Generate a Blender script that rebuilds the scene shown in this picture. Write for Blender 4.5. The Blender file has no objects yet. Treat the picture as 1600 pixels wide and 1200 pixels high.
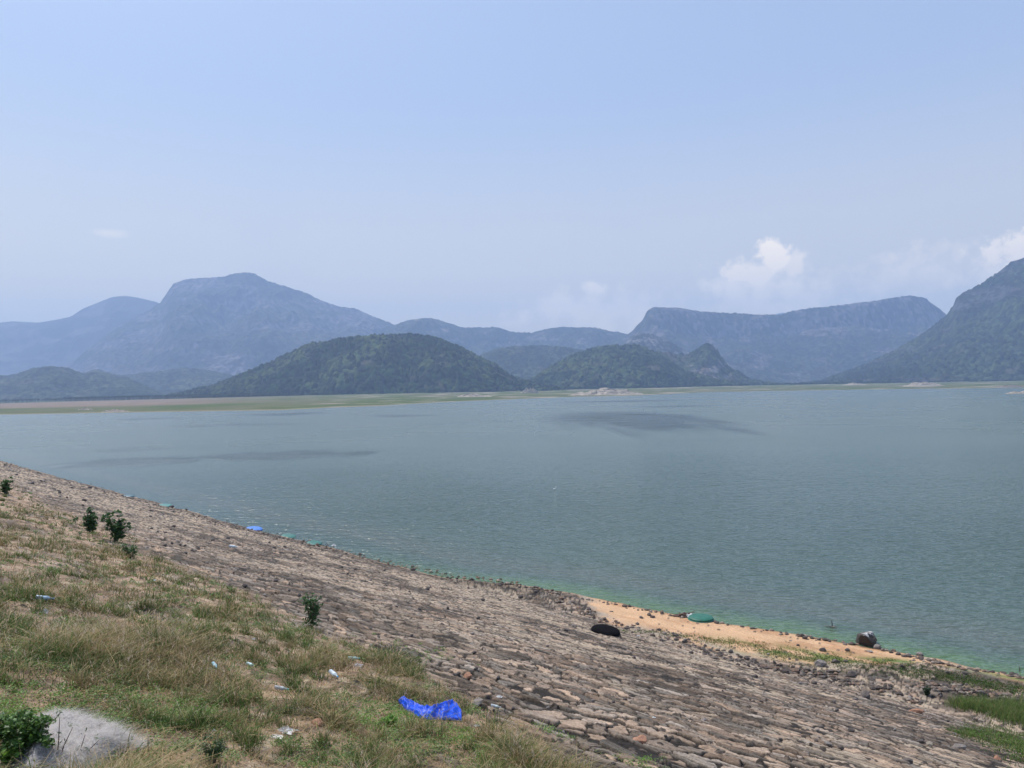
import bpy, math, random
import numpy as np
from mathutils import Vector, Matrix
random.seed(7); rng = np.random.default_rng(7)
sc = bpy.context.scene
COL = sc.collection

# ------------------------------------------------------------------ camera, world, sun, exposure
F_PX = 1186.0            # focal length in photo pixels (1600 wide)
CAM_H = 18.0
PITCH = math.radians(0.39); ROLL = math.radians(1.146)
cf = np.array([0, math.cos(PITCH), math.sin(PITCH)])
r0 = np.array([1.0, 0, 0]); u0 = np.array([0, -math.sin(PITCH), math.cos(PITCH)])
cr = math.cos(ROLL) * r0 - math.sin(ROLL) * u0
cu = math.sin(ROLL) * r0 + math.cos(ROLL) * u0
camd = bpy.data.cameras.new('camera'); cam = bpy.data.objects.new('camera', camd); COL.objects.link(cam)
camd.sensor_width = 36; camd.lens = 36 * F_PX / 1600; camd.clip_end = 60000; camd.clip_start = 0.1
cam.matrix_world = Matrix(((cr[0], cu[0], -cf[0], 0), (cr[1], cu[1], -cf[1], 0), (cr[2], cu[2], -cf[2], CAM_H), (0, 0, 0, 1)))
sc.camera = cam
sc.view_settings.view_transform = 'Standard'; sc.view_settings.look = 'None'
sc.view_settings.exposure = 0.0; sc.view_settings.gamma = 1.0
sc.cycles.use_denoising = True
sc.cycles.volume_bounces = 1
sc.cycles.max_bounces = 6
sc.cycles.sample_clamp_direct = 1.6
sc.cycles.sample_clamp_indirect = 4.0
sc.cycles.transparent_max_bounces = 8

SUN_EL = math.radians(57); SUN_AZ = math.radians(-38)      # azimuth from +Y towards +X
sdir = Vector((math.sin(SUN_AZ) * math.cos(SUN_EL), math.cos(SUN_AZ) * math.cos(SUN_EL), math.sin(SUN_EL)))
sl = bpy.data.lights.new('sun', 'SUN'); sl.energy = 5.0; sl.angle = math.radians(0.5); sl.color = (1.0, 0.95, 0.87)
so = bpy.data.objects.new('sun', sl); COL.objects.link(so)
so.rotation_euler = (-sdir).to_track_quat('-Z', 'Y').to_euler()

w = bpy.data.worlds.new('World'); sc.world = w; w.use_nodes = True
nt = w.node_tree; nt.nodes.clear()
def N(nt, t, **k):
    n = nt.nodes.new(t)
    for a, b in k.items(): setattr(n, a, b)
    return n
def L(nt, a, b): nt.links.new(a, b)
def M(nt, op, a, b=None, c=None, clamp=False):
    n = nt.nodes.new('ShaderNodeMath'); n.operation = op; n.use_clamp = clamp
    for i, v in enumerate((a, b, c)):
        if v is None: continue
        if isinstance(v, (int, float)): n.inputs[i].default_value = v
        else: nt.links.new(v, n.inputs[i])
    return n.outputs[0]
def MIX(nt, f, a, b, mode='MIX'):
    n = nt.nodes.new('ShaderNodeMix'); n.data_type = 'RGBA'; n.blend_type = mode
    for i, v in ((0, f), (6, a), (7, b)):
        if isinstance(v, (int, float)): n.inputs[i].default_value = v
        elif isinstance(v, tuple): n.inputs[i].default_value = (*v, 1)
        else: nt.links.new(v, n.inputs[i])
    return n.outputs[2]
def MR(nt, v, a, b, c=0.0, d=1.0, smooth=True):
    n = nt.nodes.new('ShaderNodeMapRange'); n.interpolation_type = 'SMOOTHSTEP' if smooth else 'LINEAR'
    nt.links.new(v, n.inputs[0])
    for i, x in enumerate((a, b, c, d)): n.inputs[i + 1].default_value = x
    return n.outputs[0]
sky = N(nt, 'ShaderNodeTexSky', sky_type='NISHITA', sun_disc=False, sun_elevation=SUN_EL, sun_rotation=SUN_AZ,
        altitude=300, air_density=1.2, dust_density=4.0, ozone_density=2.5)
tc = N(nt, 'ShaderNodeTexCoord'); sep = N(nt, 'ShaderNodeSeparateXYZ'); L(nt, tc.outputs['Generated'], sep.inputs[0])
az = M(nt, 'ARCTAN2', sep.outputs[0], sep.outputs[1]); el = M(nt, 'ARCSINE', sep.outputs[2])
nz = N(nt, 'ShaderNodeTexNoise', noise_dimensions='3D'); nz.inputs['Scale'].default_value = 42; nz.inputs['Detail'].default_value = 9; nz.inputs['Roughness'].default_value = .6
L(nt, tc.outputs['Generated'], nz.inputs['Vector'])
nz2 = N(nt, 'ShaderNodeTexNoise'); nz2.inputs['Scale'].default_value = 6; nz2.inputs['Detail'].default_value = 5
L(nt, tc.outputs['Generated'], nz2.inputs['Vector'])
def px_dir(px, py):
    v = cf + cr * ((px - 800) / F_PX) + cu * ((600 - py) / F_PX)
    return v / np.linalg.norm(v)
def blob(px, py, rx, ry, amp, soft=0.5):
    d = px_dir(px, py); a0 = math.atan2(d[0], d[1]); e0 = math.asin(d[2])
    a = M(nt, 'DIVIDE', M(nt, 'SUBTRACT', az, a0), rx / F_PX); b = M(nt, 'DIVIDE', M(nt, 'SUBTRACT', el, e0), ry / F_PX)
    r = M(nt, 'SQRT', M(nt, 'ADD', M(nt, 'MULTIPLY', a, a), M(nt, 'MULTIPLY', b, b)))
    f = M(nt, 'SUBTRACT', 1.0, r)
    t = M(nt, 'ADD', f, M(nt, 'MULTIPLY', M(nt, 'SUBTRACT', nz.outputs['Fac'], 0.5), 2.6))
    return M(nt, 'MULTIPLY', MR(nt, t, 0.0, soft), amp)
cl = None
for b in [(1208, 400, 32, 30, .72, .5), (1172, 428, 56, 26, .6, .6), (1240, 416, 44, 30, .5, .8), (1150, 448, 70, 30, .5, .9), (1215, 450, 120, 54, .5, 1.1), (1225, 480, 200, 72, .46, 1.5),
          (1600, 392, 56, 30, .7, .5), (1560, 430, 110, 50, .55, .9), (1450, 425, 120, 50, .36, 1.0), (930, 450, 34, 16, .45, .7),
          (880, 480, 120, 36, .45, .9), (960, 490, 150, 48, .42, 1.1), (168, 364, 40, 7, .2, 1.4)]:
    m = blob(*b); cl = m if cl is None else M(nt, 'MAXIMUM', cl, m)
# broad thin high veil that pales the sky slightly
veil = MR(nt, nz2.outputs['Fac'], .45, .8, 0, .10)
tint = MIX(nt, 1.0, sky.outputs[0], (0.80, 0.96, 1.28), 'MULTIPLY')
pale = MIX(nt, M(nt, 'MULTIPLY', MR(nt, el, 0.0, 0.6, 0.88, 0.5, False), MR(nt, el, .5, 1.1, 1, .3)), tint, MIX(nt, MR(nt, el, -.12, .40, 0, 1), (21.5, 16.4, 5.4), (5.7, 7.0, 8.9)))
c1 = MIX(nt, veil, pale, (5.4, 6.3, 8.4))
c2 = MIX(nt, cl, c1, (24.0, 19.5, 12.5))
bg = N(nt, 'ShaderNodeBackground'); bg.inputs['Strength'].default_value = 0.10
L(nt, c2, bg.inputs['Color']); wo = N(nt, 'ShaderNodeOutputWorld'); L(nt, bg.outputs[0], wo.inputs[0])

# ------------------------------------------------------------------ helpers
def sm(x, a, b): t = np.clip((x - a) / (b - a), 0, 1); return t * t * (3 - 2 * t)
def h2(ix, iy, seed):
    a = (ix.astype(np.int64).astype(np.uint64) * np.uint64(0x9E3779B97F4A7C15)) ^ (iy.astype(np.int64).astype(np.uint64) * np.uint64(0xC2B2AE3D27D4EB4F)) ^ np.uint64(seed * 7919 + 13)
    a ^= a >> np.uint64(31); a *= np.uint64(0xD6E8FEB86659FD93); a ^= a >> np.uint64(32); a *= np.uint64(0xD6E8FEB86659FD93); a ^= a >> np.uint64(29)
    return (a & np.uint64(0xFFFFFF)).astype(np.float64) / 16777216.0
def vn(x, y, seed=0):
    x = np.asarray(x, float); y = np.asarray(y, float)
    ix = np.floor(x); iy = np.floor(y); fx = x - ix; fy = y - iy
    fx = fx * fx * (3 - 2 * fx); fy = fy * fy * (3 - 2 * fy)
    a = h2(ix, iy, seed); b = h2(ix + 1, iy, seed); c = h2(ix, iy + 1, seed); d = h2(ix + 1, iy + 1, seed)
    return (a * (1 - fx) + b * fx) * (1 - fy) + (c * (1 - fx) + d * fx) * fy
def fbm(x, y, o=4, seed=0):
    s = 0; a = .5; t = 0
    for i in range(o):
        s = s + a * vn(x * 2 ** i + i * 17.3, y * 2 ** i - i * 9.1, seed + i); t += a; a *= .5
    return s / t
def vor(x, y, seed=0, jit=0.85):
    ix = np.floor(x); iy = np.floor(y)
    f1 = np.full(x.shape, 9.); f2 = f1.copy(); idr = np.zeros(x.shape); dx = idr.copy(); dy = idr.copy()
    for i in (-1, 0, 1):
        for j in (-1, 0, 1):
            gx = ix + i; gy = iy + j
            px = gx + .5 + (h2(gx, gy, seed) - .5) * jit; py = gy + .5 + (h2(gx, gy, seed + 1) - .5) * jit
            ex = x - px; ey = y - py; d = np.sqrt(ex * ex + ey * ey)
            near = d < f1
            f2 = np.where(near, f1, np.minimum(f2, d)); idr = np.where(near, h2(gx, gy, seed + 2), idr)
            dx = np.where(near, ex, dx); dy = np.where(near, ey, dy); f1 = np.where(near, d, f1)
    return f1, f2, idr, dx, dy
def mk(name, V, F, mat=None, parent=None, col=None, smooth=True, attrs=None, kind=None, label=None, cat=None, group=None, link=True, loc=None):
    V = np.ascontiguousarray(V, dtype=np.float32); me = bpy.data.meshes.new(name)
    if not isinstance(F, list): F = [F]
    F = [np.asarray(f, dtype=np.int32) for f in F if len(f)]
    nl = sum(f.size for f in F); npz = sum(len(f) for f in F)
    me.vertices.add(len(V)); me.vertices.foreach_set('co', V.ravel())
    me.loops.add(nl); me.polygons.add(npz)
    me.loops.foreach_set('vertex_index', np.concatenate([f.ravel() for f in F]))
    st = []; o = 0
    for f in F: st.append(o + np.arange(len(f)) * f.shape[1]); o += f.size
    me.polygons.foreach_set('loop_start', np.concatenate(st).astype(np.int32))
    me.polygons.foreach_set('use_smooth', np.full(npz, smooth))
    me.update(calc_edges=True)
    if col is not None:
        a = me.color_attributes.new('col', 'FLOAT_COLOR', 'POINT')
        c = np.ones((len(V), 4), np.float32); c[:, :3] = col; a.data.foreach_set('color', c.ravel())
    for k, v in (attrs or {}).items():
        a = me.attributes.new(k, 'FLOAT', 'POINT'); a.data.foreach_set('value', np.asarray(v, np.float32))
    if mat: me.materials.append(mat)
    o = bpy.data.objects.new(name, me)
    if link: COL.objects.link(o)
    if parent: o.parent = parent
    if loc is not None: o.location = loc
    tag(o, kind, label, cat, group)
    return o
def tag(o, kind=None, label=None, cat=None, group=None):
    if kind: o['kind'] = kind
    if label: o['label'] = label
    if cat: o['category'] = cat
    if group: o['group'] = group
def empty(name, loc, rz=0, label=None, cat=None, group=None, s=1):
    o = bpy.data.objects.new(name, None); COL.objects.link(o); o.location = loc; o.rotation_euler = (0, 0, rz); o.scale = (s, s, s)
    tag(o, None, label, cat, group); return o
def grid_faces(nr, nc, wrap=False):
    r = np.arange(nr - 1)[:, None]; c = np.arange(nc if wrap else nc - 1)[None, :]; c2 = (c + 1) % nc
    return np.stack([r * nc + c, r * nc + c2, (r + 1) * nc + c2, (r + 1) * nc + c], -1).reshape(-1, 4)
def lathe(prof, n=32):
    p = np.array(prof, float); a = np.linspace(0, 2 * np.pi, n, endpoint=False)
    V = np.stack([p[:, 0:1] * np.cos(a), p[:, 0:1] * np.sin(a), np.repeat(p[:, 1:2], n, 1)], -1).reshape(-1, 3)
    return V, grid_faces(len(p), n, True)
def tube(pts, rad, n=6):
    pts = np.array(pts, float); rad = np.broadcast_to(rad, (len(pts),)); t = np.gradient(pts, axis=0); t /= np.linalg.norm(t, axis=1)[:, None] + 1e-9
    up = np.array([.31, .17, .93]); a = np.cross(t, up); a /= np.linalg.norm(a, axis=1)[:, None] + 1e-9; b = np.cross(t, a)
    an = np.linspace(0, 2 * np.pi, n, endpoint=False)
    V = pts[:, None] + rad[:, None, None] * (a[:, None] * np.cos(an)[None, :, None] + b[:, None] * np.sin(an)[None, :, None])
    return V.reshape(-1, 3), grid_faces(len(pts), n, True)
def join(parts):
    V = []; Fq = []; o = 0
    for v, f in parts: V.append(v); Fq.append(np.asarray(f) + o); o += len(v)
    return np.concatenate(V), np.concatenate(Fq)

# ------------------------------------------------------------------ materials
def mat(name, color=(.5, .5, .5), rough=.85, attr=False, transl=0.0, var=0.0, vscale=8.0, bump=0.0, bscale=20.0, spec=.3, alpha=1.0, metal=0.0, bdet=5):
    m = bpy.data.materials.new(name); m.use_nodes = True; t = m.node_tree; t.nodes.clear()
    out = N(t, 'ShaderNodeOutputMaterial'); p = N(t, 'ShaderNodeBsdfPrincipled')
    p.inputs['Roughness'].default_value = rough; p.inputs['Specular IOR Level'].default_value = spec; p.inputs['Metallic'].default_value = metal
    p.inputs['Alpha'].default_value = alpha
    if attr: c = N(t, 'ShaderNodeAttribute', attribute_name='col').outputs['Color']
    else:
        n = N(t, 'ShaderNodeRGB'); n.outputs[0].default_value = (*color, 1); c = n.outputs[0]
    tcn = N(t, 'ShaderNodeTexCoord').outputs['Object']
    if var:
        n = N(t, 'ShaderNodeTexNoise'); n.inputs['Scale'].default_value = vscale; n.inputs['Detail'].default_value = 6; n.inputs['Roughness'].default_value = .65
        L(t, tcn, n.inputs['Vector']); v = MR(t, n.outputs['Fac'], .25, .75, 1 - var, 1 + var, False)
        cc = N(t, 'ShaderNodeCombineXYZ'); [L(t, v, cc.inputs[i]) for i in range(3)]
        c = MIX(t, 1.0, c, cc.outputs[0], 'MULTIPLY')
    L(t, c, p.inputs['Base Color'])
    if bump:
        n = N(t, 'ShaderNodeTexNoise'); n.inputs['Scale'].default_value = bscale; n.inputs['Detail'].default_value = bdet; n.inputs['Roughness'].default_value = .6
        L(t, tcn, n.inputs['Vector']); b = N(t, 'ShaderNodeBump'); b.inputs['Strength'].default_value = 1; b.inputs['Distance'].default_value = bump
        L(t, n.outputs['Fac'], b.inputs['Height']); L(t, b.outputs[0], p.inputs['Normal'])
    s = p.outputs[0]
    if transl:
        tr = N(t, 'ShaderNodeBsdfTranslucent'); L(t, c, tr.inputs['Color']); mx = N(t, 'ShaderNodeMixShader'); mx.inputs[0].default_value = transl
        L(t, s, mx.inputs[1]); L(t, tr.outputs[0], mx.inputs[2]); s = mx.outputs[0]
    L(t, s, out.inputs[0]); return m
m_ground = mat('stony_ground', attr=True, rough=.92, var=.5, vscale=11, bump=.03, bscale=26, spec=.2, bdet=8)
m_hill = mat('forested_hill', attr=True, rough=.95, spec=.1)
m_land = mat('far_shore_land', attr=True, rough=.95, spec=.1, var=.25, vscale=.03)
m_grass = mat('grass_blades', attr=True, rough=.7, transl=.35, spec=.2)
m_leaf = mat('leaves', attr=True, rough=.5, transl=.3, spec=.4)
m_stem = mat('plant_stem', (.16, .12, .08), .8)
m_rock = mat('dark_rock', (.12, .10, .09), .9, var=.45, vscale=5, bump=.02, bscale=14)
m_rockl = mat('grey_rock', (.24, .21, .19), .9, var=.35, vscale=5, bump=.02, bscale=14)
m_rockr = mat('reddish_rock', (.36, .19, .12), .9, var=.3, vscale=6, bump=.01, bscale=20)
m_rockp = mat('pale_outcrop_rock', (.42, .36, .29), .95, var=.5, vscale=.25, bump=.6, bscale=.6)

# ------------------------------------------------------------------ pixel <-> world
def ray(px, py):
    v = cf + cr * ((px - 800) / F_PX) + cu * ((600 - py) / F_PX); return v / v[1]      # y component 1
def on_z(px, py, z=0.0):
    v = ray(px, py); t = (z - CAM_H) / v[2]; return np.array([v[0] * t, t, z])
SH = [(0, 721), (100, 748), (200, 774), (300, 800), (390, 826), (500, 852), (600, 880), (700, 903), (800, 914), (900, 930), (1000, 950),
      (1100, 968), (1200, 984), (1300, 1000), (1400, 1018), (1500, 1040), (1600, 1056)]
P = np.array([on_z(*p)[:2] for p in SH])
uu = P[6] - P[0]; uu /= np.linalg.norm(uu); nn = np.array([-uu[1], uu[0]])
if nn[1] < 0: nn = -nn
S_w = P @ uu; D_w = P @ nn
S_w = np.concatenate([[S_w[0] - 400], S_w, [S_w[-1] + 60, S_w[-1] + 400]]); D_w = np.concatenate([[D_w[0]], D_w, [D_w[-1] + 6, D_w[-1] + 6]])
Z0 = 14.2; KS = Z0 / np.mean(D_w[1:8])
def on_plane(px, py):
    v = ray(px, py); nd = v[0] * nn[0] + v[1] * nn[1]      # z = Z0-KS*nd*t
    t = (CAM_H - Z0) / (-v[2] - KS * nd); return np.array([v[0] * t, t])
TO = [(760, 916), (860, 936), (950, 975), (1050, 1000), (1150, 1027), (1300, 1062), (1450, 1092), (1600, 1130)]
Q = np.array([on_plane(*p) for p in TO]); S_t = Q @ uu; D_t = Q @ nn
S_t = np.concatenate([[S_t[0] - 500], S_t, [S_t[-1] + 300]]); D_t = np.concatenate([[99.], D_t, [D_t[-1]]]); D_t[1] = 99
GE = [(0, 752), (100, 798), (200, 848), (300, 900), (400, 946), (520, 1000), (650, 1050), (760, 1110), (850, 1165), (900, 1215)]
Q = np.array([on_plane(*p) for p in GE]); S_g = Q @ uu; D_g = Q @ nn
print('slope', KS, 'Dw', D_w, 'Dt', D_t, 'Sg', S_g, 'Dg', D_g, 'Sw', S_w)

def sd(x, y): return x * uu[0] + y * uu[1], x * nn[0] + y * nn[1]
def zones(x, y):
    s, d = sd(x, y)
    dw = np.interp(s, S_w, D_w) + (fbm(s / 4, s * 0 + 3, 3, 5) - .5) * 1.2
    dt = np.minimum(np.interp(s, S_t, D_t), dw - .7)
    ge = np.interp(s, S_g, D_g) + (fbm(s / 3, d / 3, 3, 8) - .5) * 3.2
    return s, d, dw, dt, ge
def terrain(x, y, full=True):
    x = np.asarray(x, float); y = np.asarray(y, float)
    s, d, dw, dt, ge = zones(x, y)
    zt = np.maximum(Z0 - KS * dt, .25)
    z = np.where(d < dt, Z0 - KS * d, zt * (dw - d) / (dw - dt))
    z = np.where(d < dt, np.maximum(z, zt), z)
    z = np.where(d > dw, -(d - dw) * .16, z); z = np.maximum(z, -6)
    z = np.where(d < -1.2, Z0 + KS * 1.2 + np.minimum((-1.2 - d) * .9, 2.0), z)
    wg = 1 - sm(d, ge - 1.2, ge + .8)                     # grassy soil weight
    wb = sm(d, dt - .5, dt + .6)                          # beach weight
    wst = (1 - wg) * (1 - wb) * sm(d, -3, 0)
    z = z + wg * sm(d, -1.5, .5) * ((fbm(x / 2.6, y / 2.6, 4, 21) - .5) * .55 + .10)
    z = z + (fbm(s / 9, d / 5, 3, 31) - .5) * (.35 - .23 * sm(d, 12, 26)) * (1 - wb) * (1 - sm(d, dw - 3, dw))
    z = z + wb * (1 - sm(d, dw - 1.5, dw)) * (fbm(s / 3, d / 1.5, 3, 33) - .5) * .22 * np.clip(zt * .6, 0, 1)
    # pitched stones, rows along the dam
    wx = (fbm(s / 1.1, d / 1.1, 3, 41) - .5) * 2.4; wy = (fbm(s / 1.1, d / 1.1, 3, 45) - .5) * 3.0
    f1, f2, r, dx, dy = vor(s / .74 + wx, d / .40 + wy, 51, 1.0)
    r2 = (r * 17.13) % 1; r3 = (r * 91.7) % 1; r4 = (r * 313.1) % 1
    silt = sm(fbm(s / 6, d / 3.4, 4, 61) + (r4 - .5) * .14, .46, .60) * sm(d, 14, 24)
    vg = vn(s * 1.1, d * 2.2, 59); gap = sm(f2 - f1, .02 + .12 * vg, .08 + .16 * vg) * (r > .035)
    hs = gap * (.035 + .07 * r ** 2) + (r2 - .5) * .07 * dx * gap + (r3 - .5) * .12 * dy * gap
    hs = hs * (1 - .45 * silt) * (1 - .45 * sm(d, 13, 28))
    f1b, f2b, rb, _, _ = vor(s / .31 + wx, d / .17 + wy, 71)
    hs2 = sm(f2b - f1b, .0, .14) * .03 * (1 - .3 * silt) * rb
    z = z + wst * (hs + hs2 + (fbm(s / .12, d / .1, 2, 75) - .5) * .02)
    # slabs peeping out of the soil
    slab = sm(fbm(s / 2.2, d / 1.1, 3, 77), .60, .68) * wg
    z = z + slab * hs * .8
    # small loose stones lying on everything
    f1c, _, rc, _, _ = vor(x / .27, y / .27, 81)
    dens = .11 * wst + .035 * wb + .10 * np.exp(-((d - dt) / 1.2) ** 2) * sm(s, S_t[3], S_t[4]) + .3 * np.exp(-((d - dw + .5) / .7) ** 2) * (.2 + .7 * sm(fbm(s / 2.5, d, 2, 83), .45, .6)) * (1 - .6 * sm(s, S_t[3], S_t[4])) + .03 * wg
    peb = (rc < dens) * np.sqrt(np.clip(1 - (f1c / .34) ** 2, 0, 1)) * (.025 + .05 * ((rc * 977) % 1))
    z = z + peb * (d < dw + .6)
    if not full: return z
    C = lambda c: np.array(c, float)[None, :] * np.ones((x.size, 1))
    X = lambda a: np.ravel(a)[:, None]
    base = C((.30, .232, .178))
    tone = .45 + 1.0 * r2 ** 1.3
    stone = base * X(tone); stone = stone * (1 + X(r3 - .5) * np.array([.22, .02, -.16]))
    stone = stone * X(.8 + .4 * fbm(s / .5, d / .3, 3, 91))
    big = sm(fbm(s / 4.5, d / 3, 4, 95) + (r4 - .5) * .35, .40, .66)
    stone = stone * X(1 - .50 * big * (1 - silt))
    gapc = C((.03, .024, .02))  # soil in the gaps, blackened to paint in the shade between stones
    c = gapc + (stone - gapc) * X(gap)
    sc_ = C((.45, .355, .255)) * X(.8 + .4 * fbm(s / .8, d / .5, 3, 97))
    c = c + (sc_ - c) * X(silt * (.2 + .55 * (r4 > .5)) * (.25 + .75 * gap))
    crack = 1 - sm(f2b - f1b, 0, .10); c = c * X(1 - .5 * crack * wst)
    # dirty dark rim above the waterline on the left, slightly wet everywhere
    rim = np.exp(-np.clip((dw - d) / 3.6, 0, 9) ** 2) * (1 - sm(s, S_t[2], S_t[4]))
    c = c * X(1 - .6 * rim)
    sand = C((.55, .35, .205)) * X(.82 + .36 * fbm(s / 1.5, d / .5, 4, 101)); 
    sand = sand * (1 - X(sm(fbm(s / 3, d / .9, 3, 103), .55, .7)) * np.array([.18, .26, .30]))
    greyb = sm(d, dt + .1, dt + 2.2); greyb = greyb + (1 - greyb) * sm(fbm(s / 2, d / 1, 3, 105), .4, .6)
    sand = C((.34, .28, .22)) + (sand - C((.34, .28, .22))) * X(greyb)
    c = c + (sand - c) * X(wb)
    # weeds spreading along the foot of the pitching
    gc = dt + (dw - dt) * .33; gw = (dw - dt) * .16 + .3
    gm = np.exp(-((d - gc) / gw) ** 2) * sm(s, S_t[4], S_t[5] + 1) * sm(fbm(s / 2.4, d / .7, 4, 111), .36, .55)
    c = c + (C((.105, .15, .035)) * X(.7 + .6 * fbm(s / .3, d / .2, 2, 113)) - c) * X(gm * .92)
    soil = C((.33, .225, .155)) * X(.6 + .8 * fbm(x / .8, y / .8, 4, 115)) 
    soil = soil + (C((.42, .35, .25)) - soil) * X(sm(fbm(x / .22, y / .22, 3, 117), .5, .75) * .7)
    soil = soil * X(.55 + .6 * sm(fbm(x / .35, y / .35, 3, 119), .35, .6))
    soil = soil + (stone * 1.1 - soil) * X(slab)
    c = c + (soil - c) * X(wg)
    pc = C((.085, .068, .056)) * X(.6 + .9 * ((rc * 331) % 1))
    c = c + (pc - c) * X((peb > .004) * 1.0)
    wet = sm(d, dw - .45, dw - .1); c = c * X(1 - .45 * wet)
    c = c * X(1 - .25 * (d > dw)) 
    return z, np.clip(c, .01, .8), dict(s=s, d=d, dw=dw, dt=dt, ge=ge, wg=wg, wb=wb, gm=gm, slab=slab)
def hit(px, py):
    """where the line of sight through this photo pixel meets the near ground or the water"""
    v = ray(px, py); ts = np.geomspace(4, 1200, 300)
    for _ in range(2):
        zz = np.maximum(terrain(v[0] * ts, ts, False), 0); k = max(1, int(np.argmax(CAM_H + v[2] * ts < zz)))
        if _ == 0: ts = np.linspace(ts[k - 1], ts[k], 60)
    return Vector((v[0] * ts[k], ts[k], zz[k]))
def mpp(p): return p.y / F_PX       # metres per photo pixel at p

# ------------------------------------------------------------------ near ground: one polar sheet, finer towards the camera
fine = np.radians(np.linspace(-38, 38, 1120)); left = np.radians(np.linspace(-180, -38, 110)[:-1]); right = np.radians(np.linspace(38, 180, 110)[1:])
azs = np.concatenate([left, fine, right[:-1]])
rm = np.geomspace(8, 260, 900)[:, None]; s_m, d_m = sd(np.sin(azs)[None] * rm, np.cos(azs)[None] * rm); out_ = d_m > np.interp(s_m, S_w, D_w) + 1.6
Rs = np.where(out_.any(0), rm[np.argmax(out_, 0), 0], 200.); Rs = np.clip(Rs, 20, 240)
Rs = np.convolve(np.pad(Rs, 6, mode='wrap'), np.ones(13) / 13, 'valid')
tv = np.linspace(0, 1, 1350)[:, None]
R = np.concatenate([np.repeat(np.linspace(.4, 6.5, 30)[:-1, None], len(azs), 1), 1 / (1 / 6.5 + (1 / Rs[None] - 1 / 6.5) * tv), Rs[None] * np.geomspace(1.02, 3.2, 16)[:, None]])
A = np.repeat(azs[None], len(R), 0); GX = np.sin(A) * R; GY = np.cos(A) * R
gz, gc_, gi = terrain(GX.ravel(), GY.ravel())
mk('ground', np.stack([GX.ravel(), GY.ravel(), gz], 1), grid_faces(len(R), len(azs), True), m_ground, col=gc_, kind='structure')

# ------------------------------------------------------------------ water
def water_mat():
    m = bpy.data.materials.new('lake_water'); m.use_nodes = True; t = m.node_tree; t.nodes.clear()
    out = N(t, 'ShaderNodeOutputMaterial'); p = N(t, 'ShaderNodeBsdfPrincipled'); L(t, p.outputs[0], out.inputs[0])
    p.inputs['IOR'].default_value = 1.33
    pos = N(t, 'ShaderNodeTexCoord').outputs['Object']
    sh = N(t, 'ShaderNodeAttribute', attribute_name='shore').outputs['Fac']
    patch = N(t, 'ShaderNodeAttribute', attribute_name='patch').outputs['Fac']
    calm = N(t, 'ShaderNodeAttribute', attribute_name='calm').outputs['Fac']
    def noise(scale, sx, sy, det=3, rot=0.0, rough=.55):
        mp = N(t, 'ShaderNodeMapping'); mp.inputs['Scale'].default_value = (sx, sy, 1); mp.inputs['Rotation'].default_value = (0, 0, rot)
        L(t, pos, mp.inputs['Vector']); n = N(t, 'ShaderNodeTexNoise'); n.inputs['Scale'].default_value = scale; n.inputs['Detail'].default_value = det; n.inputs['Roughness'].default_value = rough
        L(t, mp.outputs[0], n.inputs['Vector']); return n.outputs['Fac']
    body = MIX(t, MR(t, noise(.02, 1, 1, 3), .35, .65), (.058, .096, .070), (.068, .107, .079))
    jit = M(t, 'ADD', sh, M(t, 'MULTIPLY', M(t, 'SUBTRACT', noise(.5, 1, 1, 5, 0, .7), .5), 5.0))
    wid = N(t, 'ShaderNodeAttribute', attribute_name='green').outputs['Fac']
    gm = M(t, 'MULTIPLY', MR(t, M(t, 'DIVIDE', jit, 2.3), .1, 1.9, .7, 0.0), wid)
    body = MIX(t, gm, body, (.10, .18, .062))
    brown = M(t, 'MULTIPLY', MR(t, jit, 3, 6), MR(t, jit, 7, 14, 1, 0)); body = MIX(t, M(t, 'MULTIPLY', brown, .35), body, (.12, .12, .09))
    body = MIX(t, M(t, 'MULTIPLY', patch, .8), body, (.040, .060, .066))  # darker body colour painted into the patches for the weaker reflection off ripples
    L(t, body, p.inputs['Base Color'])
    w1 = noise(.95, .7, 1.35, 2, .10); w2 = noise(.36, .55, 1.3, 2, -.12); w3 = noise(2.3, .7, 1.3, 2, .2)
    # wave height in metres; lively everywhere, calmer towards the far bank, stronger inside the wind patches
    h = M(t, 'ADD', M(t, 'MULTIPLY', w1, .42), M(t, 'ADD', M(t, 'MULTIPLY', w2, .45), M(t, 'MULTIPLY', w3, .08)))
    amp = M(t, 'MULTIPLY', h, M(t, 'ADD', M(t, 'MULTIPLY', patch, .8), calm))
    b = N(t, 'ShaderNodeBump'); b.inputs['Strength'].default_value = 1; b.inputs['Distance'].default_value = 1.0
    L(t, amp, b.inputs['Height']); L(t, b.outputs[0], p.inputs['Normal'])
    L(t, M(t, 'SUBTRACT', .31, M(t, 'MULTIPLY', calm, .19)), p.inputs['Roughness'])
    L(t, M(t, 'SUBTRACT', MR(t, noise(.035, .35, 1.6, 4, -.5), .3, .7, .82, 1.0), M(t, 'MULTIPLY', M(t, 'MULTIPLY', patch, MR(t, noise(.09, .35, 1.6, 5), .3, .7, .6, 1.3)), .66)), p.inputs['Specular IOR Level'])
    return m
ss = np.concatenate([-np.geomspace(16000, 260, 60), np.linspace(-255, 140, 500), np.geomspace(145, 16000, 60)])
off = np.concatenate([[-3, -1, 0, .4, .8, 1.2, 1.7, 2.3, 3, 4, 5, 6.5, 8, 10, 13, 16, 20], np.geomspace(22, 15500, 420)])
Sg, Og = np.meshgrid(ss, off)
Dg = np.interp(Sg, S_w, D_w) + Og + (fbm(Sg / 4, Sg * 0 + 3, 3, 5) - .5) * 1.2
WX = Sg * uu[0] + Dg * nn[0]; WY = Sg * uu[1] + Dg * nn[1]
wx, wy = WX.ravel(), WY.ravel()
keep_depth = np.maximum(wy, 5)
patch = np.zeros(len(wx))
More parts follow.
